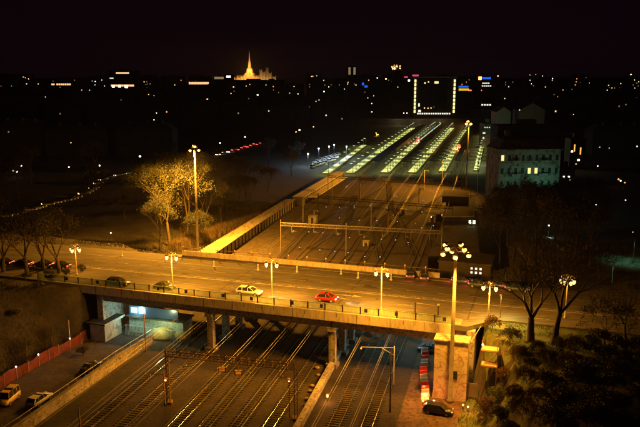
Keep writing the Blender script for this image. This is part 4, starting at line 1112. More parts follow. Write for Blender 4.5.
# bare trees right
tree('tree', 'large bare dark tree with a forked trunk right of the last twin lantern post', atg(531, 341, 9.6), 19, 21, .5, 3, 6, 'bark', r0=.62, group='bare trees at the right', twig=.022, first=.2)
tree('tree', 'bare dark tree with a leaning trunk before the clustered lantern post', atg(553, 344, 9.6), 19, 33, .5, 3, 6, 'bark', r0=.5, lean=(.14, 0), group='bare trees at the right', twig=.022, first=.26)
tree('tree', 'bare leaning tree at the right edge above the dark hedge', atg(627, 345, 9), 10, 34, .6, 3, 5, 'bark', r0=.25, lean=(-.25, 0), group='bare trees at the right')
tree('tree', 'dark half bare tree low at the right edge of the lawn', atg(604, 345, 9), 7, 35, .7, 3, 5, 'bark', 'leaf_dark', 2600, .13, group='bare trees at the right')
for k, (px, py, h) in enumerate(((500, 268, 15), (513, 262, 17), (528, 270, 16), (543, 262, 17), (558, 268, 15), (574, 260, 16), (590, 266, 14), (508, 246, 14), (536, 246, 15), (566, 246, 14))):
    tree('tree', 'tall black tree beyond the junction, ' + ordn(k % 7 + 1) + ' from the left in its ' + ('front' if k < 7 else 'rear') + ' row', atg(px, py, 3), h, 700 + k, .5, 3, 5, 'bark', 'leaf_dark', 2600, .24, r0=.3, group='tall black trees beyond the junction')
# left edge trees before the road
for k, (px, py, h, lb) in enumerate(((8, 318, 11, 'at the left edge'), (31, 322, 12, 'second from the left edge'), (47, 318, 10, 'third from the left edge'), (63, 322, 12, 'nearest to the bridge end'))):
    tree('tree', 'black tree silhouette before the road ' + lb, atg(px, py, 8), h, 60 + k, .5, 3, 5, 'bark', 'leaf_dark', 1600, .18, r0=.42, group='dark trees at the left edge')
for k, (px, py, h) in enumerate(((18, 352, 3), (44, 341, 3), (5, 345, 4), (70, 325, 3), (30, 332, 3.5), (57, 331, 3), (85, 318, 2.6), (80, 302, 3))):
    tree('shrub', 'dim brown shrub on the slope above the red fence, ' + ['low beside the yellow van', 'halfway along the fence', 'at the left edge', 'behind the slim post', 'upper left', 'upper middle', 'nearest to the hut', 'just under the bridge end'][k], atg(px, py, 4), h, 80 + k, .9, 4, 3, 'bark', 'leaf_dark', 1600, .1, r0=.06, group='shrubs on the left slope', first=.25)
# russet shrubs right slope
for k in range(22):
    rd = random.Random(200 + k)
    SPX = [492, 505, 520, 536, 500, 514, 530, 548, 490, 508, 526, 545, 497, 517, 538, 502, 522, 486, 560, 566, 575, 512]; SPY = [352, 346, 350, 352, 368, 364, 368, 366, 386, 383, 384, 388, 402, 400, 405, 420, 420, 418, 352, 372, 356, 436]; px, py = SPX[k], SPY[k]
    tree('shrub', ('russet' if k % 3 else 'olive') + ' shrub on the slope right of the scaffold, ' + ['top', 'second', 'third', 'fourth', 'lowest'][min(4, (py - 340) // 18)] + ' tier, ' + ordn(1 + sum(1 for q_ in range(22) if min(4, (SPY[q_] - 340) // 18) == min(4, (py - 340) // 18) and SPX[q_] < px)) + ' from the left',
         atg(px, py, 5), rd.uniform(2.6, 4.4), 100 + k, .9, 4, 5, 'bark_lit', 'leaf_red' if k % 3 else 'leaf', 3200, .075, r0=.07, group='shrubs on the right slope', twig=.010, first=.24)
for k, (px, py) in enumerate(((590, 352), (608, 360), (625, 366), (598, 345), (635, 352), (616, 350))):
    tree('shrub', 'dark shrub at the right edge below the lawn, ' + ordn(k + 1) + ' from the front', atg(px, py, 8), 3.6, 140 + k, .9, 4, 4, 'bark', 'leaf_dark', 2600, .11, r0=.08, group='dark shrubs at the right edge', first=.24)
for k, (px, py) in enumerate(((456, 318), (464, 321), (474, 329), (468, 325), (482, 333))):
    tree('shrub', 'wiry shrub behind the wing wall at the bridge end, ' + ordn(k + 1) + ' from the left', atg(px, py, 9.6), 1.8, 160 + k, .9, 4, 3, 'bark', 'leaf_dark', 260, .16, r0=.05, group='wiry shrubs at the bridge end', first=.25)
for k in range(20):  # shrubs added to keep the unlit corner dark
    px = 556 + (k % 7) * 13 + 5 * math.sin(k * 2.1); py = 388 + (k // 7) * 22 + 5 * math.cos(k * 1.7)
    tree('shrub', 'added dark dense shrub in the black bottom right corner, ' + ordn(k % 7 + 1) + ' in the ' + ('upper', 'middle', 'lower')[k // 7] + ' row', atg(px, py, 8), 3.4 + (k % 3), 500 + k, .9, 4, 4, 'bark', 'leaf_dark', 2600, .12, r0=.08, group='shrubs in the bottom right corner', first=.22)
# lawn sheet + grass
mb = MB(); rd = random.Random(5); gs = []
for j in range(40):
    for i in range(60):
        x, y = B(AB + .5 + i * .9, -14.5 + j * .486); mb.v.append((x, y, max(ground_z(x, y), 0) + .03))
mb.f = [(j * 60 + i, j * 60 + i + 1, (j + 1) * 60 + i + 1, (j + 1) * 60 + i) for j in range(39) for i in range(59)]
struct('lawn', mb, M['grass'])
mb = MB()
for i in range(36000):
    u, v = AB + rd.uniform(.5, 52), rd.uniform(-14, 4.3); x, y = B(u, v)
    if math.sin(x * 1.3) + math.cos(y * 1.7 + x * .4) + rd.uniform(-1, 1) < -.2: continue
    z = ground_z(x, y); h = rd.uniform(.12, .5); a = rd.uniform(0, PI); w_ = .035
    n = len(mb.v); mb.v += [(x - w_ * math.cos(a), y - w_ * math.sin(a), z), (x + w_ * math.cos(a), y + w_ * math.sin(a), z), (x + rd.uniform(-.15, .15), y + rd.uniform(-.15, .15), z + h)]; mb.f.append((n, n + 1, n + 2))
tag(mb.build('grass', M['blade']), 'rough grass and weeds on the lawn beyond the right end of the bridge', 'grass', kind='stuff')
mb = MB()
for i in range(30000):
    y = rd.uniform(80, 260); l = interp(LEFT, y); x = l - rd.uniform(.3, 22); z = ground_z(x, y)
    u, v = UV(x, y)
    if -3 < v < BW + 3: continue
    h = rd.uniform(.15, .7); w_ = .05
    n = len(mb.v); mb.v += [(x - w_, y, z), (x + w_, y, z), (x + rd.uniform(-.25, .25), y, z + h)]; mb.f.append((n, n + 1, n + 2))
tag(mb.build('undergrowth', M['leaf_dark']), 'dry weeds and undergrowth on the left embankment slopes', 'undergrowth', kind='stuff')

# ------------------------------------------------------------ buildings
def block(label, x, y, wx, wy, h, rz=0, wall='dark_wall', roof='dark_roof', wins=(), lit='win_warm', storeys=None, grid=None, cat='building', z0=None, roofkit=True, pitched=False, name='building', group=None):
    """box building with plinth, cornice, parapet roof and stair head; wins = (across 0..1, height m, width, height, material)"""
    z0 = min(ground_z(x, y), ground_z(x, y + wy)) if z0 is None else z0
    t = thing(name, label, cat, (x, y, z0), rz, group)
    MB().box(-wx / 2, wx / 2, 0, wy, -1, h).build('wall', M[wall], t)
    hip = pitched and not roofkit
    if hip:
        e = min(wx, wy) * .28; rh = e * .8
        r = MB().add([(-wx / 2 - .4, -.4, h), (wx / 2 + .4, -.4, h), (wx / 2 + .4, wy + .4, h), (-wx / 2 - .4, wy + .4, h), (-wx / 2 + e, e, h + rh), (wx / 2 - e, e, h + rh), (wx / 2 - e, wy - e, h + rh), (-wx / 2 + e, wy - e, h + rh)],
                     [(3, 2, 1, 0), (0, 1, 5, 4), (1, 2, 6, 5), (2, 3, 7, 6), (3, 0, 4, 7), (4, 5, 6, 7)]).build('roof', M[roof], t)
        for cx_ in (-.28, .05, .3): MB().box(wx * cx_, wx * cx_ + .9, wy * .3, wy * .3 + 1.1, h + rh * .4, h + rh + 1.6).build('chimney', M['brick'], r)
    else:
        r = MB().box(-wx / 2 - .3, wx / 2 + .3, -.3, wy + .3, h, h + .6).build('roof', M[roof], t)
    if roofkit: MB().box(-wx * .15, wx * .1, wy * .3, wy * .6, h + .6, h + 3.2).build('stair_head', M[wall], r)
    for a, zc, ww_, wh, mt in wins:
        cx = -wx / 2 + wx * a
        MB().box(cx - ww_ / 2, cx + ww_ / 2, -.14, -.05, zc - wh / 2, zc + wh / 2).build('lit_window', M[mt], t)
    return t
def pblock(label, px0, px1, pytop, y, depth=18, wins=(), **kw):
    """building seen between pixel columns px0..px1 with its top at pixel row pytop, standing at forward distance y"""
    a = PY(px0, pytop, y); b = PY(px1, pytop, y); W = b.x - a.x
    z0 = ground_z((a.x + b.x) / 2, y); ww = []
    for wx_, wy_, w_, h_, mt in wins:             # window centres and sizes given in pixels
        c = PY(wx_, wy_, y); s = y / FPX * 1.02
        ww.append(((c.x - a.x) / W, c.z - z0, w_ * s, h_ * s, mt))
    return block(label, (a.x + b.x) / 2, y, W, depth, a.z - z0, wins=ww, z0=z0, **kw)

# apartment house right, seen at an angle
ap = thing('apartment_house', 'pale apartment house lit greenish, three warm windows, right of the platforms', 'apartment house', (*P(497, 203, 0), 0), math.radians(6))
q0 = P(497, 203); q1 = P(560, 203); W = math.dist(q0, q1); H_ = PY(520, 150, q0[1] + 3).z
MB().box(0, W, 0, 14, 0, H_).build('wall', M['plaster_green'], ap)
MB().box(-.5, W + .5, -.5, 14.5, H_, H_ + .5).build('cornice', M['plaster_green'], ap)
MB().prism([(-.3, -.3), (W + .3, -.3), (W + .3, 14.3), (-.3, 14.3)], H_ + .505, H_ + .6).add([(0, 0, H_ + .6), (W, 0, H_ + .6), (W, 14, H_ + .6), (0, 14, H_ + .6), (2.5, 3, H_ + 4), (W - 2.5, 3, H_ + 4), (W - 2.5, 11, H_ + 4), (2.5, 11, H_ + 4)],
    [(0, 1, 5, 4), (1, 2, 6, 5), (2, 3, 7, 6), (3, 0, 4, 7), (4, 5, 6, 7)]).build('mansard_roof', M['dark_roof'], ap)
nst = 4; sh_ = H_ / nst; ncol = 9
for j in range(nst):
    MB().box(-.12, W + .12, -.14, -.002, j * sh_ - .15 + .3, j * sh_ + .3).build('string_course', M['plaster_green'], ap)
    for i in range(ncol):
        cx = W * (i + .5) / ncol; lit = (i, j) in ((0, 3), (5, 2), (4, 2))
        m_ = MB().box(cx - .55, cx + .55, -.05, -.003, j * sh_ + 1.2, j * sh_ + 3.3)
        wn = m_.build('window', M['win_warm' if lit else 'win_dark'], ap)
        MB().box(cx - .75, cx + .75, -.3, -.003, j * sh_ + 1.0, j * sh_ + 1.15).build('sill', M['plaster_green'], wn)
        if not lit and (i + j) % 2 == 0: MB().box(cx - 1.0, cx - .58, -.1, -.003, j * sh_ + 1.2, j * sh_ + 3.3).box(cx + .58, cx + 1.0, -.1, -.003, j * sh_ + 1.2, j * sh_ + 3.3).build('shutter', M['green_paint'], wn)
    for c in (2.5, 6.5):
        if j: MB().box(W * c / ncol - 1.8, W * c / ncol + 1.8, -1.1, -.003, j * sh_ + .35, j * sh_ + .5).box(W * c / ncol - 1.8, W * c / ncol + 1.8, -1.1, -1.05, j * sh_ + .5, j * sh_ + 1.3).build('balcony', M['plaster_green'], ap)
for k, (px, py) in enumerate(((555, 190), (536, 196), (512, 200))):
    q = PY(px, py, q0[1] - 9)
    t = thing('street_lamp', 'greenish street lamp before the apartment house, ' + ('rightmost', 'middle', 'leftmost')[k] + ' of three', 'street lamp', (q.x, q.y, 0), 0, 'greenish street lamps before the apartment house')
    MB().tube((0, 0, 0), (0, 0, 6.5), .09, .06, 6).build('post', M['dark_metal'], t); MB().ball((0, 0, 6.6), .1, 8).build('bulb', M['em_green'], t)
    light(t, (0, 0, 7.2), (60, 26, 14)[k], (.4, 1, .7), .3)
for k, (px, py, h) in enumerate(((502, 222, 9), (516, 226, 10), (530, 220, 9), (544, 226, 10), (558, 220, 8), (572, 228, 11), (588, 222, 10), (525, 236, 12), (555, 240, 12), (500, 243, 9), (590, 244, 11))):
    tree('tree', 'dark tree ' + ('in the row before the apartment house, ' if k < 7 else 'in the shade between apartment house and lawn, ') + ordn(k % 7 + 1) + ' from the left', atg(px, py, 1), h * 1.25, 300 + k, .5, 3, 5, 'bark', 'leaf_dark', 3000, .22, group='dark trees around the apartment house')
# houses behind it
def gabled(label, px0, px1, pye, pyr, y, wall, depth=16, wins=()):
    a = PY(px0, pye, y); b = PY(px1, pye, y); r = PY(px0, pyr, y); W = b.x - a.x
    t = thing('gabled_house', label, 'house', ((a.x + b.x) / 2, y, 0))
    MB().box(-W / 2, W / 2, 0, depth, 0, a.z).add([(-W / 2, 0, a.z), (W / 2, 0, a.z), (0, 0, r.z), (-W / 2, depth, a.z), (W / 2, depth, a.z), (0, depth, r.z)], [(0, 1, 2), (5, 4, 3)]).build('wall', M[wall], t)
    MB().add([(-W / 2 - .4, -.4, a.z - .1), (0, -.4, r.z + .3), (W / 2 + .4, -.4, a.z - .1), (-W / 2 - .4, depth, a.z - .1), (0, depth, r.z + .3), (W / 2 + .4, depth, a.z - .1)], [(0, 1, 4, 3), (1, 2, 5, 4)]).build('roof', M['dark_roof'], t)
    for wx_, wy_, w_, h_, mt in wins:
        c = PY(wx_, wy_, y); s = y / FPX; MB().box(c.x - t.location.x - w_ * s / 2, c.x - t.location.x + w_ * s / 2, -.12, -.02, c.z - h_ * s / 2, c.z + h_ * s / 2).build('lit_window', M[mt], t)
    return t
gabled('dim plain gabled house wall between the station lights and the apartment house roof', 497, 511, 112, 107, 420, 'concrete_dark', 14)
gabled('broad dim gabled house standing highest behind the apartment house', 520, 545, 110, 103, 430, 'concrete_dark', 16, [(519.5, 110, 1, 1, 'win_warm')])
pblock('long dark house with two orange lit windows just behind the apartment house', 498, 566, 127, 330, 14, [(529, 142, 3.4, 4.5, 'win_orange'), (537.5, 141.5, 2.6, 4, 'win_orange'), (525, 144, 1, 2, 'win_orange'), (528, 148.5, 1.4, 1.6, 'win_orange')], grid=(14, 4, 1.1, 1.8))
pblock('dim plastered side wing left of the orange lit windows', 499, 521, 138, 320, 8, [], wall='concrete_dark')
pblock('narrow greenish lit building right of the station platforms with a column of bright lamps', 483, 495, 124, 470, 10,
       [(485 + 2.2 * i, 127.5, 1.1, 1.1, 'win_green') for i in range(3)] + [(492.5, 133 + 3.6 * i, 1.3, 1.8, 'win_green') for i in range(5)] + [(484, 133, 2.5, 1.5, 'win_green'), (483.5, 138, 1.5, 2, 'win_green')], wall='plaster_green')
q = PY(488, 165, 380); lo = thing('street_lamp', 'greenish lamp in the alley right of the rightmost platform', 'street lamp', (q.x, q.y, 0)); MB().tube((0, 0, 0), (0, 0, 7), .09, None, 6).build('post', M['dark_metal'], lo); MB().ball((0, 0, 7.1), .15, 8).build('bulb', M['em_tube'], lo); light(lo, (0, 0, 8), 500, (.7, 1, .5), .4)
# orange lit church-like facade right
pblock('small building with tall orange lit windows at the right behind bare trees', 571, 586, 140, 360, 10,
       [(574.5, 148, 1.2, 7, 'win_orange'), (580.5, 151, 1.2, 7, 'win_orange'), (569 + 3, 151.5, 1.6, 1.6, 'em_warm'), (578.5, 160, 2, 1.8, 'em_warm'), (576, 164, 1.2, .8, 'win_warm')])
pblock('low dark house with two white orange windows right of the apartment house', 562, 575, 170, 300, 8, [(563.8, 176.6, 1.3, 1.3, 'em_warm'), (568.8, 176.8, 1.6, 1.3, 'em_warm'), (570, 180, 1, .7, 'win_orange')])

# station building: dark tower block outlined by lamp strings
sx0, sx1 = 414.5, 453.5
a = PY(sx0, 115, 800); b = PY(sx1, 115, 800); top = PY(sx0, 78, 800).z
stn = thing('station_tower', 'dark wide office tower over the station head with strings of yellow lamps up both edges', 'office tower', ((a.x + b.x) / 2, 800, 0))
W = b.x - a.x
MB().box(-W / 2 - 2, W / 2 + 2, 0, 22, 0, top).build('wall', M['dark_wall'], stn)
MB().box(-W / 2 - 3, W / 2 + 3, -1, 23, top, top + 1.5).build('roof', M['plaster'], stn)
zb_ = PY(430, 111.5, 800).z; zt_ = PY(430, 81, 800).z
for s in (-1, 1):
    for k in range(9):
        z = zb_ + (zt_ - zb_) * k / 8
        MB().box(s * W / 2 - .95, s * W / 2 + .95, -.8, -.1, z - 1.5, z + 1.5).build('lit_panel', emis('edge_lamp', (1, .8, .25), 2.2) if (s, k) == (-1, 0) else bpy.data.materials['edge_lamp'], stn)
    MB().box(s * W / 2 - .35, s * W / 2 + .35, -.5, -.1, zb_, zt_).build('lamp_strip', M['win_dim'], stn)
zb2 = PY(430, 113.7, 799).z
for k in range(15): MB().box(-W / 2 + 3.0 + k * 2.55, -W / 2 + 4.6 + k * 2.55, -.5, -.1, zb2 - .8, zb2 + .8).build('lit_window', M['win_white'], stn)
for px, py, w_, h_, mt in ((419, 105, 1.4, 3, 'win_white'), (419.5, 111, 2.6, 2, 'win_white'), (424.5, 108, 1, 1.2, 'win_warm'), (428, 108.2, 1.2, 1, 'win_warm'), (431, 108, 1.2, 1, 'win_warm'), (425, 83, 1.5, 1.3, 'win_warm'), (428.5, 82, 1.2, 1.2, 'win_warm'), (436.5, 82.5, 4, 2, 'win_warm'), (434, 107, .8, .8, 'win_dim')):
    c = PY(px, py, 800); s_ = 800 / FPX; MB().box(c.x - stn.location.x - w_ * s_ / 2, c.x - stn.location.x + w_ * s_ / 2, -.3, -.08, c.z - h_ * s_ / 2, c.z + h_ * s_ / 2).build('lit_window', M[mt], stn)
sh = thing('station_hall', 'low station hall with bright lights across the heads of the platforms', 'station hall', (*P(405, 122, 0), 0))
sh.location = (PY(430, 120, 690).x, 690, 0)
W2 = 95; MB().box(-W2, W2 * .55, 0, 18, 0, 5).build('wall', M['dark_wall'], sh)
MB().box(-W2 - 1, W2 * .55 + 1, -1, 19, 5, 5.8).build('roof', M['dark_roof'], sh)
for k, (px, w_) in enumerate(((383, 1), (386, 1.4), (389, 1), (396, 2), (410, 6), (430, 7), (449, 6), (464, 3), (472, 2))):
    c = PY(px, 126, 690); s_ = 690 / FPX; MB().box(c.x - sh.location.x - w_ * s_ / 2, c.x - sh.location.x + w_ * s_ / 2, -.2, -.05, c.z - 1.0, c.z + 1.0).build('lit_window', M['win_warm' if k > 3 else 'win_white'], sh)
for k, px in enumerate((404, 426, 448)):
    q = PY(px, 131, 640); light(sh, (q.x - sh.location.x, -8, 7), 160, (1, .8, .4), .5)

# cathedral: golden lit Gothic church on the horizon
cy = 2600.0; cc = PY(249, 80, cy)
ca = thing('cathedral', 'golden floodlit Gothic cathedral with one tall central spire and many pinnacles on the horizon', 'cathedral', (cc.x, cy, 0))
s_ = cy / FPX
def cz(py): return PY(249, py, cy).z
g = cz(86)
MB().box(-13 * s_, 22 * s_, 0, 90, 0, cz(77.5)).add([(-13 * s_, 0, cz(77.5)), (10 * s_, 0, cz(77.5)), (10 * s_, 45, cz(75)), (-13 * s_, 45, cz(75)), (-13 * s_, 90, cz(77.5)), (10 * s_, 90, cz(77.5))], [(0, 1, 2, 3), (3, 2, 5, 4), (0, 3, 4), (1, 5, 2)]).build('nave', M['concrete_dark'], ca)  # nave shade put into the dark material, behind lit pinnacles
MB().lathe([(5.4 * s_, 0), (5.4 * s_, cz(74)), (3.6 * s_, cz(73)), (3.0 * s_, cz(69)), (1.7 * s_, cz(67.4)), (1.3 * s_, cz(63)), (.75 * s_, cz(60)), (.35 * s_, cz(54.5)), (.5 * s_, cz(53.4)), (.16 * s_, cz(52.2)), (.1 * s_, cz(50.3))], 8, (0, 30, 0)).build('spire', M['marble'], ca)
MB().ball((0, 30, cz(51.2)), 1.6, 6).build('statue', M['tarp'], ca)
rd = random.Random(9)
for k in range(26):
    dx = -14 + k * 1.02; hh = 78.0 - (6.5 * math.exp(-(dx / 4.5) ** 2)) - rd.uniform(0, 2.3)
    r = .34 * s_
    MB().lathe([(r, 0), (r, cz(hh + 2.2)), (r * 1.3, cz(hh + 2.0)), (.2, cz(hh))], 6, (dx * s_, -6 + rd.uniform(-3, 3), 0)).build('pinnacle', M['marble'], ca)
for dx, hh, w_ in ((12, 70.5, 2.0), (15, 72.5, 2.4), (18.2, 68.5, 1.9), (21, 73.5, 2.4), (25, 77, 2.8)):
    MB().box((dx - w_ / 2) * s_, (dx + w_ / 2) * s_, -10, 4, 0, cz(hh)).box((dx - w_ / 2) * s_ - .8, (dx - w_ / 2) * s_ + 1.2, -11, -9, 0, cz(hh - 1.2)).box((dx + w_ / 2) * s_ - 1.2, (dx + w_ / 2) * s_ + .8, -11, -9, 0, cz(hh - 1.2)).build('buttress_tower', M['plaster'], ca)
CP = 1.4e4
for k, dx in enumerate((-12.5, -9, -5.5, -2.2, 1.2, 4.6, 8, 12, 16, 19.5, 24)):
    light(ca, (dx * s_, -26 - 5 * (k % 2), cz(81.5)), CP * (.05, .09, .10, .16, .16, .12, .08, .05, .06, .04, .05)[k], (1, .42, .06) if k < 7 else (1, .5, .16), 3)
for dx in (-4, 4): light(ca, (dx * s_, -6, cz(70)), CP * .35, (1, .42, .05), 2)
light(ca, (0, -20, cz(66)), CP * .25, (1, .45, .06), 2)

pblock('long dark roofline standing just before the floodlit cathedral', 226, 283, 80.2, 1560, 20, [(233, 84, 1, 1, 'win_dim'), (262, 83, 1, 1, 'win_dim')])
# named far buildings with lit bands
pblock('far low block with an orange lit top floor at the far left', 45, 76, 82, 1500, 30, [(53, 84.4, 3, 1.4, 'win_strip')] + [(57.3 + 2.1 * i, 84.4, 1.6, 1.5, 'win_strip') for i in range(7)] + [(67, 82.6, .1, .1, 'win_strip')])
pblock('far tall block with two bright orange floors and white lamps, left of the cathedral', 109, 136, 71, 1300, 30,
       [(117 + 2.2 * i, 73, 2.0, 1.3, 'win_strip') for i in range(6)] + [(112 + 2.1 * i, 85.6, 1.8, 1.7, 'win_strip') for i in range(11)] + [(111.6, 78.2, 3.6, 1, 'win_pale')] + [(113.3, 86.4, 2.2, 2.2, 'em_warm'), (119.6, 86.2, 2.6, 2.2, 'em_warm'), (126.3, 86.6, 2.8, 2.6, 'em_white')])
pblock('far pale lit showroom block below and left of the long orange lit floor', 174, 189, 88, 1200, 30, [(178 + 2.2 * i, 90.5, 2.1, 1.8, 'win_pale') for i in range(5)] + [(177.5, 88.9, 1, .6, 'win_pale')])
pblock('far block with a long orange lit arcade left of the cathedral', 187, 211, 81, 1400, 30, [(189.5 + 1.55 * i, 83.2, 1.2, 2.2, 'win_strip') for i in range(13)] + [(205, 93, 5, 8, 'win_dim')])
pblock('far dome roofed hall dimly lit right of the orange arcade', 213, 226, 76.5, 1700, 30, [(219 , 78, 9, 2.2, 'win_dim')])
pblock('far block with a small violet white roof sign beside the cathedral', 224, 233, 75, 1600, 20, [(228.5, 76.7, 4.2, 2, 'em_violet')])
pblock('far pair of dim towers standing above the skyline right of the cathedral', 347, 357, 66.5, 1900, 20, [(349.5, 71, 2, 7, 'win_dim'), (354.5, 71, 2, 7, 'win_dim')])
pblock('far slab with a blue curved neon edge above the dark blocks', 358, 392, 82, 1000, 20, [(363, 84, 2, 2.5, 'em_blue'), (366, 86.5, 3, 2, 'em_blue')])
pblock('far building with red roof signs left of the station tower', 400, 423, 76.5, 1300, 20, [(406, 77, 3.5, 1.6, 'em_pink'), (415.5, 75.8, 6, 2, 'em_pink'), (409, 80.5, 1.6, 1.6, 'em_white')])
pblock('far block with a blue and yellow sign right of the station tower', 457, 471, 84, 900, 20, [(463.5, 86.8, 9.5, 1.8, 'em_blue'), (463.8, 89.6, 10, 2, 'em_yellow'), (470, 90.5, 3, 1, 'em_red'), (462, 84.3, .8, 1.6, 'em_yellow')])
pblock('far block with round red sign and blue bar sign over white windows', 477, 496, 76, 1000, 20, [(480, 78.3, 3, 3, 'em_redo'), (486.5, 78.2, 8.5, 2, 'em_blue')] + [(483 + 1.9 * i, 83.2, 1.3, 1, 'win_white') for i in range(4)] + [(482.5 + 2 * i, 86, 1.3, 1, 'win_white') for i in range(5)] + [(482.3 + 2.6 * i, 104.8, 1.6, 1.5, 'win_white') for i in range(4)])
# far tower with scattered red and orange lamps
q = PY(397, 62, 1800); W = 10 * 1800 / FPX
tw_ = thing('tower', 'far tower with a wider head sprinkled with orange and red lamps', 'tower', (q.x, 1800, 0))
MB().box(-W * .32, W * .32, 0, 20, 0, PY(397, 71, 1800).z).build('shaft', M['brick'], tw_)
MB().box(-W * .5, W * .5, -4, 24, PY(397, 71, 1800).z, PY(397, 63.5, 1800).z).build('head', M['brick'], tw_)
MB().tube((0, 10, 60), (0, 10, PY(397, 59, 1800).z), 1.0, .4, 6).build('antenna', M['dark_metal'], tw_)
rd = random.Random(4)
for k in range(20):
    px = 397 + rd.uniform(-5.2, 5.2); py = 61.5 + rd.uniform(0, 8); 
    if py < 64 + abs(px - 397) * .7: py += 3
    c = PY(px, py, 1794); MB().box(c.x - q.x - 1.0, c.x - q.x + 1.0, -4.6, -4.1, c.z - 1, c.z + 1).build('lamp', M[rd.choice(['win_orange', 'em_redo', 'em_orange', 'win_warm'])], tw_)

# generic city blocks: rows at several distances, from left to right
rd = random.Random(77)
ROWS = [(2300, 74.5, 26, 'on the horizon', (14, 26)), (1500, 79, 24, 'in the far row under the skyline', (18, 30)), (1000, 88, 20, 'in the middle distance', (24, 38)), (650, 103, 16, 'in the nearer dark quarter', (30, 48)), (420, 128, 12, 'among the nearest dark houses', (38, 62))]
for y, py, n, where, (wa, wb) in ROWS:
    px = -8; k = 0
    while px < 650:
        w_ = rd.uniform(wa, wb)
        a, b = px, px + w_; px = b + rd.uniform(1, wa * .35)
        mid = (a + b) / 2
        xw = PY(mid, py, y).x
        if y <= 650 and (interp(LEFT, y) - 12 < PY(b, py, y).x and PY(a, py, y).x < interp(RIGHT, y) + 14): continue
        if y == 1000 and 395 < mid < 470: continue
        if y == 420 and (482 < mid < 600 or (b > 205 and a < 335)): continue
        if y > 2000 and (226 < b and a < 280): continue
        k += 1
        wins = []
        top = py + rd.uniform(-1.5, 5)
        if y == 1500 and a < 280 and b > 226: top = 80.2 + rd.uniform(0, .8)
        for _ in range(rd.randint(2, 7) if y > 1100 else rd.choice((0, 1, 1, 2)) if mid < 330 else rd.choice((0, 1, 1, 2, 3))):
            s = 1 if y > 800 else rd.uniform(1.0, 1.6)
            wins.append((rd.uniform(a + 2, b - 2), rd.uniform(top + 2, top + (10 if y > 900 else 26)), .8 * s, .9 * s, rd.choice(['win_warm', 'win_dim', 'win_dim', 'win_orange', 'win_green', 'win_dim', 'win_warm', 'win_white'])))
        pt_ = y < 1100 and rd.random() < .7
        pblock('dark block ' + where + ', ' + str(len(wins)) + ' lit windows, ' + ordn(k) + ' from left', a, b, top, y, rd.uniform(12, 25), wins, roofkit=not pt_, pitched=pt_, grid=(max(3, int((b - a) * y / 700 / 4)), max(2, int((PY(mid, top, y).z - ground_z(xw, y)) / 3.3)), 1.2, 1.7) if y <= 1000 else None, group='dark city blocks ' + where)

# distant street lamps at their places: px, py, distance, colour, size
LP = [(28.5, 79, 1400, 'em_orange', .8), (5.5, 94.5, 1100, 'em_warm', .6), (39, 95.5, 1100, 'win_warm', .8), (95.3, 81.5, 1300, 'em_white', .8), (104.6, 86, 1200, 'em_white', .5), (9.5, 125, 520, 'em_white', .4), (19, 128.5, 520, 'em_white', .5),
      (24.7, 126, 520, 'em_white', .35), (2.7, 142, 430, 'em_green', .35), (14, 179, 330, 'em_green', .45), (18, 182, 325, 'em_green', .5), (21.3, 166, 350, 'em_white', .4), (69, 168.4, 345, 'em_green', .35), (99.7, 166.4, 350, 'em_green', .6), (140, 156.4, 370, 'em_green', .6),
      (100, 136.5, 470, 'em_white', .45), (154, 119.8, 600, 'em_warm', .4), (220, 143, 420, 'em_green', .45), (245, 137, 460, 'em_green', .5), (233.5, 87, 1000, 'em_orange', .7), (231, 93.5, 900, 'em_orange', .5), (207.3, 99.4, 800, 'em_orange', .9), (257.7, 95, 900, 'em_warm', 1.0),
      (238.3, 104.5, 800, 'em_redo', .5), (241, 104.5, 800, 'em_white', .3), (311.5, 76.5, 1500, 'em_orange', .8), (294, 86.5, 1000, 'em_orange', .5), (298, 94, 900, 'em_warm', .5), (309, 106.5, 700, 'em_white', .5), (313.5, 126.8, 520, 'em_orange', .4), (299.5, 130, 480, 'em_warm', .6),
      (296, 132, 480, 'em_orange', .4), (324, 91.5, 900, 'em_green', .9), (328.7, 87, 950, 'em_warm', .5), (377.3, 78, 1300, 'em_white', .9), (386, 79, 1300, 'em_orange', 1.5), (371.8, 103.5, 750, 'em_green', .4), (371.8, 112, 700, 'em_green', .5), (403.8, 113, 700, 'em_warm', .5), (407, 113, 700, 'em_warm', .5),
      (498, 76, 1300, 'em_orange', 1.1), (542.5, 76, 1300, 'em_white', .6), (552.6, 78.5, 1300, 'em_white', .7), (531.5, 84, 1100, 'em_white', .5), (535.8, 74.5, 1300, 'win_warm', .8), (530, 75, 1300, 'win_warm', .8), (563, 90, 900, 'em_redo', .5), (557, 128, 500, 'em_warm', .45), (589.5, 83, 1100, 'em_orange', .4),
      (631, 74.5, 1300, 'em_orange', 1.2), (634.5, 80, 1100, 'em_orange', .6), (613, 105, 700, 'em_white', .3), (613.2, 108.5, 680, 'em_white', .3), (573.5, 114.5, 620, 'win_warm', .5), (597.5, 170, 350, 'em_white', .3), (620, 189, 300, 'em_orange', .4), (618, 186, 305, 'win_orange', .5), (624, 191.5, 295, 'win_orange', .4),
      (624.6, 211.5, 250, 'em_warm', .2), (595, 217, 240, 'em_white', .22), (548.3, 235.7, 200, 'em_white', .24), (578.5, 211, 250, 'win_warm', .3), (632, 242, 190, 'win_white', .16), (112, 252.5, 170, 'em_white', .17), (319, 100, 800, 'win_warm', .7), (150, 84, 1400, 'win_warm', .7), (147.5, 84, 1400, 'win_warm', .6), (156.5, 113, 650, 'em_warm', .35)]
CN = {'em_orange': 'orange', 'em_warm': 'warm yellow', 'win_warm': 'faint yellow', 'em_white': 'white', 'em_green': 'greenish white', 'em_redo': 'reddish', 'win_orange': 'faint orange', 'win_white': 'faint white'}
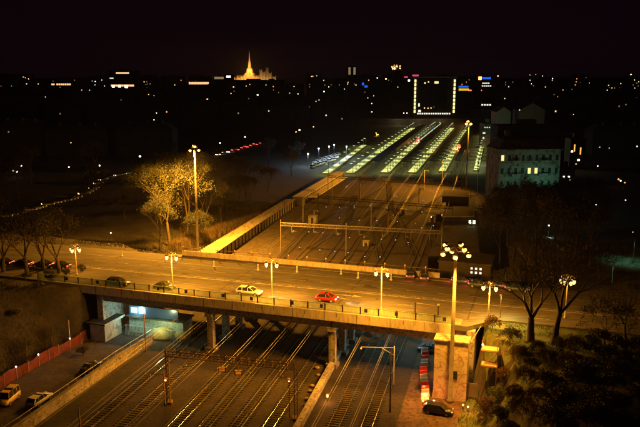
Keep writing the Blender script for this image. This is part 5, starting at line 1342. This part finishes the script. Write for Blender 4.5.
def landmark(px, py):
    c = [((61, 84), 'the low block with orange floor'), ((122, 80), 'the block with two orange floors'), ((198, 84), 'the orange arcade'), ((249, 70), 'the cathedral'), ((195, 146), 'the lit mast by the trees'),
         ((293, 126), 'the lone distant mast'), ((397, 66), 'the tower sprinkled with red lamps'), ((433, 95), 'the station tower'), ((486, 82), 'the red and blue signs'), ((525, 165), 'the apartment house'), ((100, 180), 'the curving queue of cars'),
         ((620, 260), 'the greenish side road'), ((20, 170), 'the two greenish lamps at left'), ((345, 80), 'the pair of dim towers'), ((577, 150), 'the tall orange windows'), ((110, 256), 'the left end of the bridge')]
    (x, y), nm = min(c, key=lambda e: (e[0][0] - px) ** 2 + ((e[0][1] - py) * 1.5) ** 2)
    dx, dy = px - x, py - y
    a = 'left' if dx < -3 else ('right' if dx > 3 else ''); b = 'above' if dy < -4 else ('below' if dy > 4 else '')
    d = math.hypot(dx, dy); far = 'close ' if d < 14 else ('' if d < 45 else 'well ')
    return far + ' and '.join([s for s in (b, (a + ' of') if a and not b else a) if s]) + (' ' if not (b and a) else (' of ' if a else ' ')) + nm if (a or b) else 'beside ' + nm
used = {}
for px, py, y, mt, s in LP:
    q = PY(px, py, y); z0 = ground_z(q.x, y); h = max(3.0, q.z - z0)
    lb = CN[mt] + ' lamp ' + landmark(px, py); used[lb] = used.get(lb, 0) + 1
    if used[lb] > 1: lb += ', ' + ['', '', 'second', 'third', 'fourth', 'fifth'][used[lb]]
    t = thing('street_lamp', lb, 'street lamp', (q.x, y, z0), 0, 'far street lamps of the dark city')
    MB().tube((0, 0, 0), (0, 0, h), max(.08, s * .12), None, 5).build('post', M['dark_metal'], t)
    MB().ball((0, 0, h), s * 1.0, 6, .8).build('globe', M[mt], t)
for px, py, y, p, c in ((605, 228, 215, 120, (.4, 1, .5)), (548.3, 235.7, 199, 12, (.7, 1, .8))):
    q = PY(px, py, y)
    light(None, (q.x, q.y - 1.5, q.z), p, c, .3, 'lamp_glow')
q = PY(605, 228, 215); tree('tree', 'small bright green lit tree alone in the dark at the right', (q.x, 217, ground_z(q.x, 217)), max(4, q.z - ground_z(q.x, 217) + 1.5), 401, .6, 3, 4, 'bark', 'leaf', 900, .3)
t = thing('street_lamp', 'greenish lamp beside the small green lit tree', 'street lamp', (q.x - 1, 213, ground_z(q.x, 213))); MB().tube((0, 0, 0), (0, 0, 5), .07, None, 6).build('post', M['dark_metal'], t); MB().ball((0, 0, 5.05), .1, 6).build('bulb', M['em_green'], t)
# green light over the side road at the right
for k, (px, py, p) in enumerate(((612, 283, 220), (633, 262, 160))):
    x, y, z = atg(px, py, 9.7)
    t = thing('street_lamp', 'hooded street lamp throwing green light on the side road, ' + ('nearer' if k == 0 else 'farther') + ' of two', 'street lamp', (x, y, z), 0, 'green hooded lamps at the side road')
    MB().tube((0, 0, 0), (0, 0, 6), .08, None, 6).tube((0, 0, 6), (-1.2, 0, 6.2), .05, None, 5).build('post', M['dark_metal'], t); MB().lathe([(.45, 0), (.3, .15), (.05, .25)], 8, (-1.3, 0, 6.1)).build('hood', M['dark_metal'], t)
    light(t, (-1.3, 0, 6.0), p, (.3, 1, .55), .15, spot=120, aim=(0, 0, -1))
# added lamp giving the lawn green light, apart from the lantern post
x, y = P(500, 318, 10)
t = thing('street_lamp', 'slim added lamp throwing yellow green light on the lawn beyond the bridge', 'street lamp', (x, y, 9.8)); MB().tube((0, 0, 0), (0, 0, 4.0), .06, None, 6).build('post', M['dark_metal'], t); MB().lathe([(.3, 4.0), (.1, 4.2)], 8).build('hood', M['dark_metal'], t)
light(t, (0, -.2, 3.9), 130, (.75, 1, .25), .2, spot=150, aim=(0, -.3, -1))

# queue of cars on the curving far road (left), headlights and tail lamps as parts
QP = [(5, 216), (18, 213), (30, 209.5), (40, 206.5), (52, 203), (62, 201), (72, 198.5), (80, 195), (88, 192), (94, 188), (98, 183), (103, 179.5), (110, 177), (118, 175), (128, 173)]
qc = catmull(QP, 3.2); prev = None; mb = MB()
rp = []
for px, py in qc: rp.append(P(px, py, 0.0))
ln = []
for x, y in rp: ln.append((x, y))
strip(ln, 4, 4, lambda x, y: ground_z(x, y) + .05, 'far_avenue', M['asphalt'])
proto = None
for k, (px, py) in enumerate([q_ for i_, q_ in enumerate(qc) if i_ % 5 not in (1,)]):
    z = ground_z(*P(px, py)); x, y = P(px, py, z + .6)
    lb = 'tiny car with orange lamps on the curving avenue, ' + ordn(k + 1) + ' from the left'
    rz = 0.5 if px < 85 else 1.1
    if proto is None:
        proto = thing('car', lb, 'car', (x, y, z + .06), rz, 'queue of cars on the curving avenue')
        MB().loft([[(-2.1, -.85, .3), (-2.1, -.8, .9), (-2.1, .8, .9), (-2.1, .85, .3)], [(2.1, -.85, .3), (2.1, -.8, .75), (2.1, .8, .75), (2.1, .85, .3)]]).build('body', M['car_blue'], proto)
        MB().loft([[(-1.7, -.75, .85), (-1.7, .75, .85), (1, .75, .8), (1, -.75, .8)], [(-1.3, -.6, 1.4), (-1.3, .6, 1.4), (.4, .6, 1.4), (.4, -.6, 1.4)]]).build('windows', M['glass'], proto)
        for s in (-.6, .6):
            MB().box(-2.2, -2.08, s - .2, s + .2, .55, .8).build('taillight', M['em_orange'], proto); MB().box(2.08, 2.2, s - .18, s + .18, .5, .7).build('headlight', M['win_warm'], proto)
            for x_ in (-1.3, 1.3): MB().tube((x_, s * 1.2, .32), (x_, s * 1.45, .32), .32, None, 8).build('wheel', M['tyre'], proto)
    else: dup(proto, (x, y, z + .06), rz + random.uniform(-.1, .1), lb)
# red lit queue left of the distant mast
protor = None
for k in range(15):
    t_ = k / 14; px = 219 + 43 * t_; py = 154.5 - 11.5 * t_ + .8 * math.sin(k * 2); z = ground_z(*P(px, py)); x, y = P(px, py, z + .6)
    lb = 'tiny car with ' + ('red tail lamps' if k > 4 else 'pale headlamps') + ' on the dark street above the trees, ' + ordn(k + 1) + ' in line'
    if k in (0, 5):
        pr = thing('car', lb, 'car', (x, y, z + .06), .9, 'cars on the dark street above the trees')
        MB().loft([[(-2.1, -.85, .3), (-2.1, -.8, .9), (-2.1, .8, .9), (-2.1, .85, .3)], [(2.1, -.85, .3), (2.1, -.8, .75), (2.1, .8, .75), (2.1, .85, .3)]]).build('body', M['car_red' if k else 'car_silver'], pr)
        MB().loft([[(-1.7, -.75, .85), (-1.7, .75, .85), (1, .75, .8), (1, -.75, .8)], [(-1.3, -.6, 1.4), (-1.3, .6, 1.4), (.4, .6, 1.4), (.4, -.6, 1.4)]]).build('windows', M['glass'], pr)
        for s in (-.6, .6): MB().box(-2.25, -2.08, s - .3, s + .3, .5, .95).build('taillight' if k else 'headlight', M['em_red' if k else 'em_warm'], pr)
        protor = pr
    else: dup(protor, (x, y, z + .06), .9 + .1 * math.sin(k), lb)
# lit car park with pale vehicles left of the leftmost platform
pk = None
for k in range(18):
    r_, c_ = divmod(k, 6); px = 313 + c_ * 4.1 + r_ * 2.5; py = 164.5 - c_ * 1.35 - r_ * 2.6 + 1.5; z = 0; x, y = P(px, py, 1)
    if x > interp(LEFT, y) - 3: x = interp(LEFT, y) - 3
    z = ground_z(x, y)
    lb = 'pale van in the white lit parking place, ' + ordn(c_ + 1) + ' in the ' + ['front', 'middle', 'back'][r_] + ' row'
    if pk is None: pk = car('van', lb, 'car_white', (x, y, z), 1.2, 'van', group='pale vans in the parking place', L=4.8)
    else: dup(pk, (x, y, z), 1.2 + random.uniform(-.1, .1), lb)
for k, (px, py) in enumerate(((308, 154), (318.7, 148.5), (329, 146.5), (334, 144.8), (346.5, 146.5))):
    q = PY(px, py, 372 + 10 * k); z0 = ground_z(q.x, q.y)
    t = thing('street_lamp', 'greenish white lamp around the parking place left of the platforms, ' + ordn(k + 1) + ' from the left', 'street lamp', (q.x, q.y, z0), 0, 'lamps around the parking place')
    MB().tube((0, 0, 0), (0, 0, q.z - z0), .12, None, 6).build('post', M['dark_metal'], t); MB().ball((0, 0, q.z - z0), .42, 8).build('globe', M['em_green'], t)
    light(t, (.3, -1.0, q.z - z0 - .3), 280, (.6, .8, 1), .3)
for o in C.objects:
    if 'label' in o and not 4 <= len(o['label'].split()) <= 16: print('LONG', len(o['label'].split()), o['label'])
# thin even haze added over the town so lamps get a glow
hz = MB().box(-6000, 6000, -250, 5200, -1.2, 140).build('haze', M['steel'])
hm = bpy.data.materials.new('glow_haze'); hm.use_nodes = True; hn = hm.node_tree; hn.nodes.clear()
ho = hn.nodes.new('ShaderNodeOutputMaterial'); hv = hn.nodes.new('ShaderNodeVolumePrincipled')
hv.inputs['Color'].default_value = (.9, .9, .9, 1); hv.inputs['Density'].default_value = 0.000035; hv.inputs['Anisotropy'].default_value = .6
hn.links.new(hv.outputs[0], ho.inputs['Volume']); hz.data.materials.clear(); hz.data.materials.append(hm)
hz['kind'] = 'stuff'; hz['label'] = 'thin haze added for lamp glow over the whole town'
# fallback tags for anything left at top level
for o in list(C.objects):
    if o.parent is None and o.type in ('MESH', 'EMPTY') and 'kind' not in o and 'label' not in o: print('UNTAGGED', o.name)
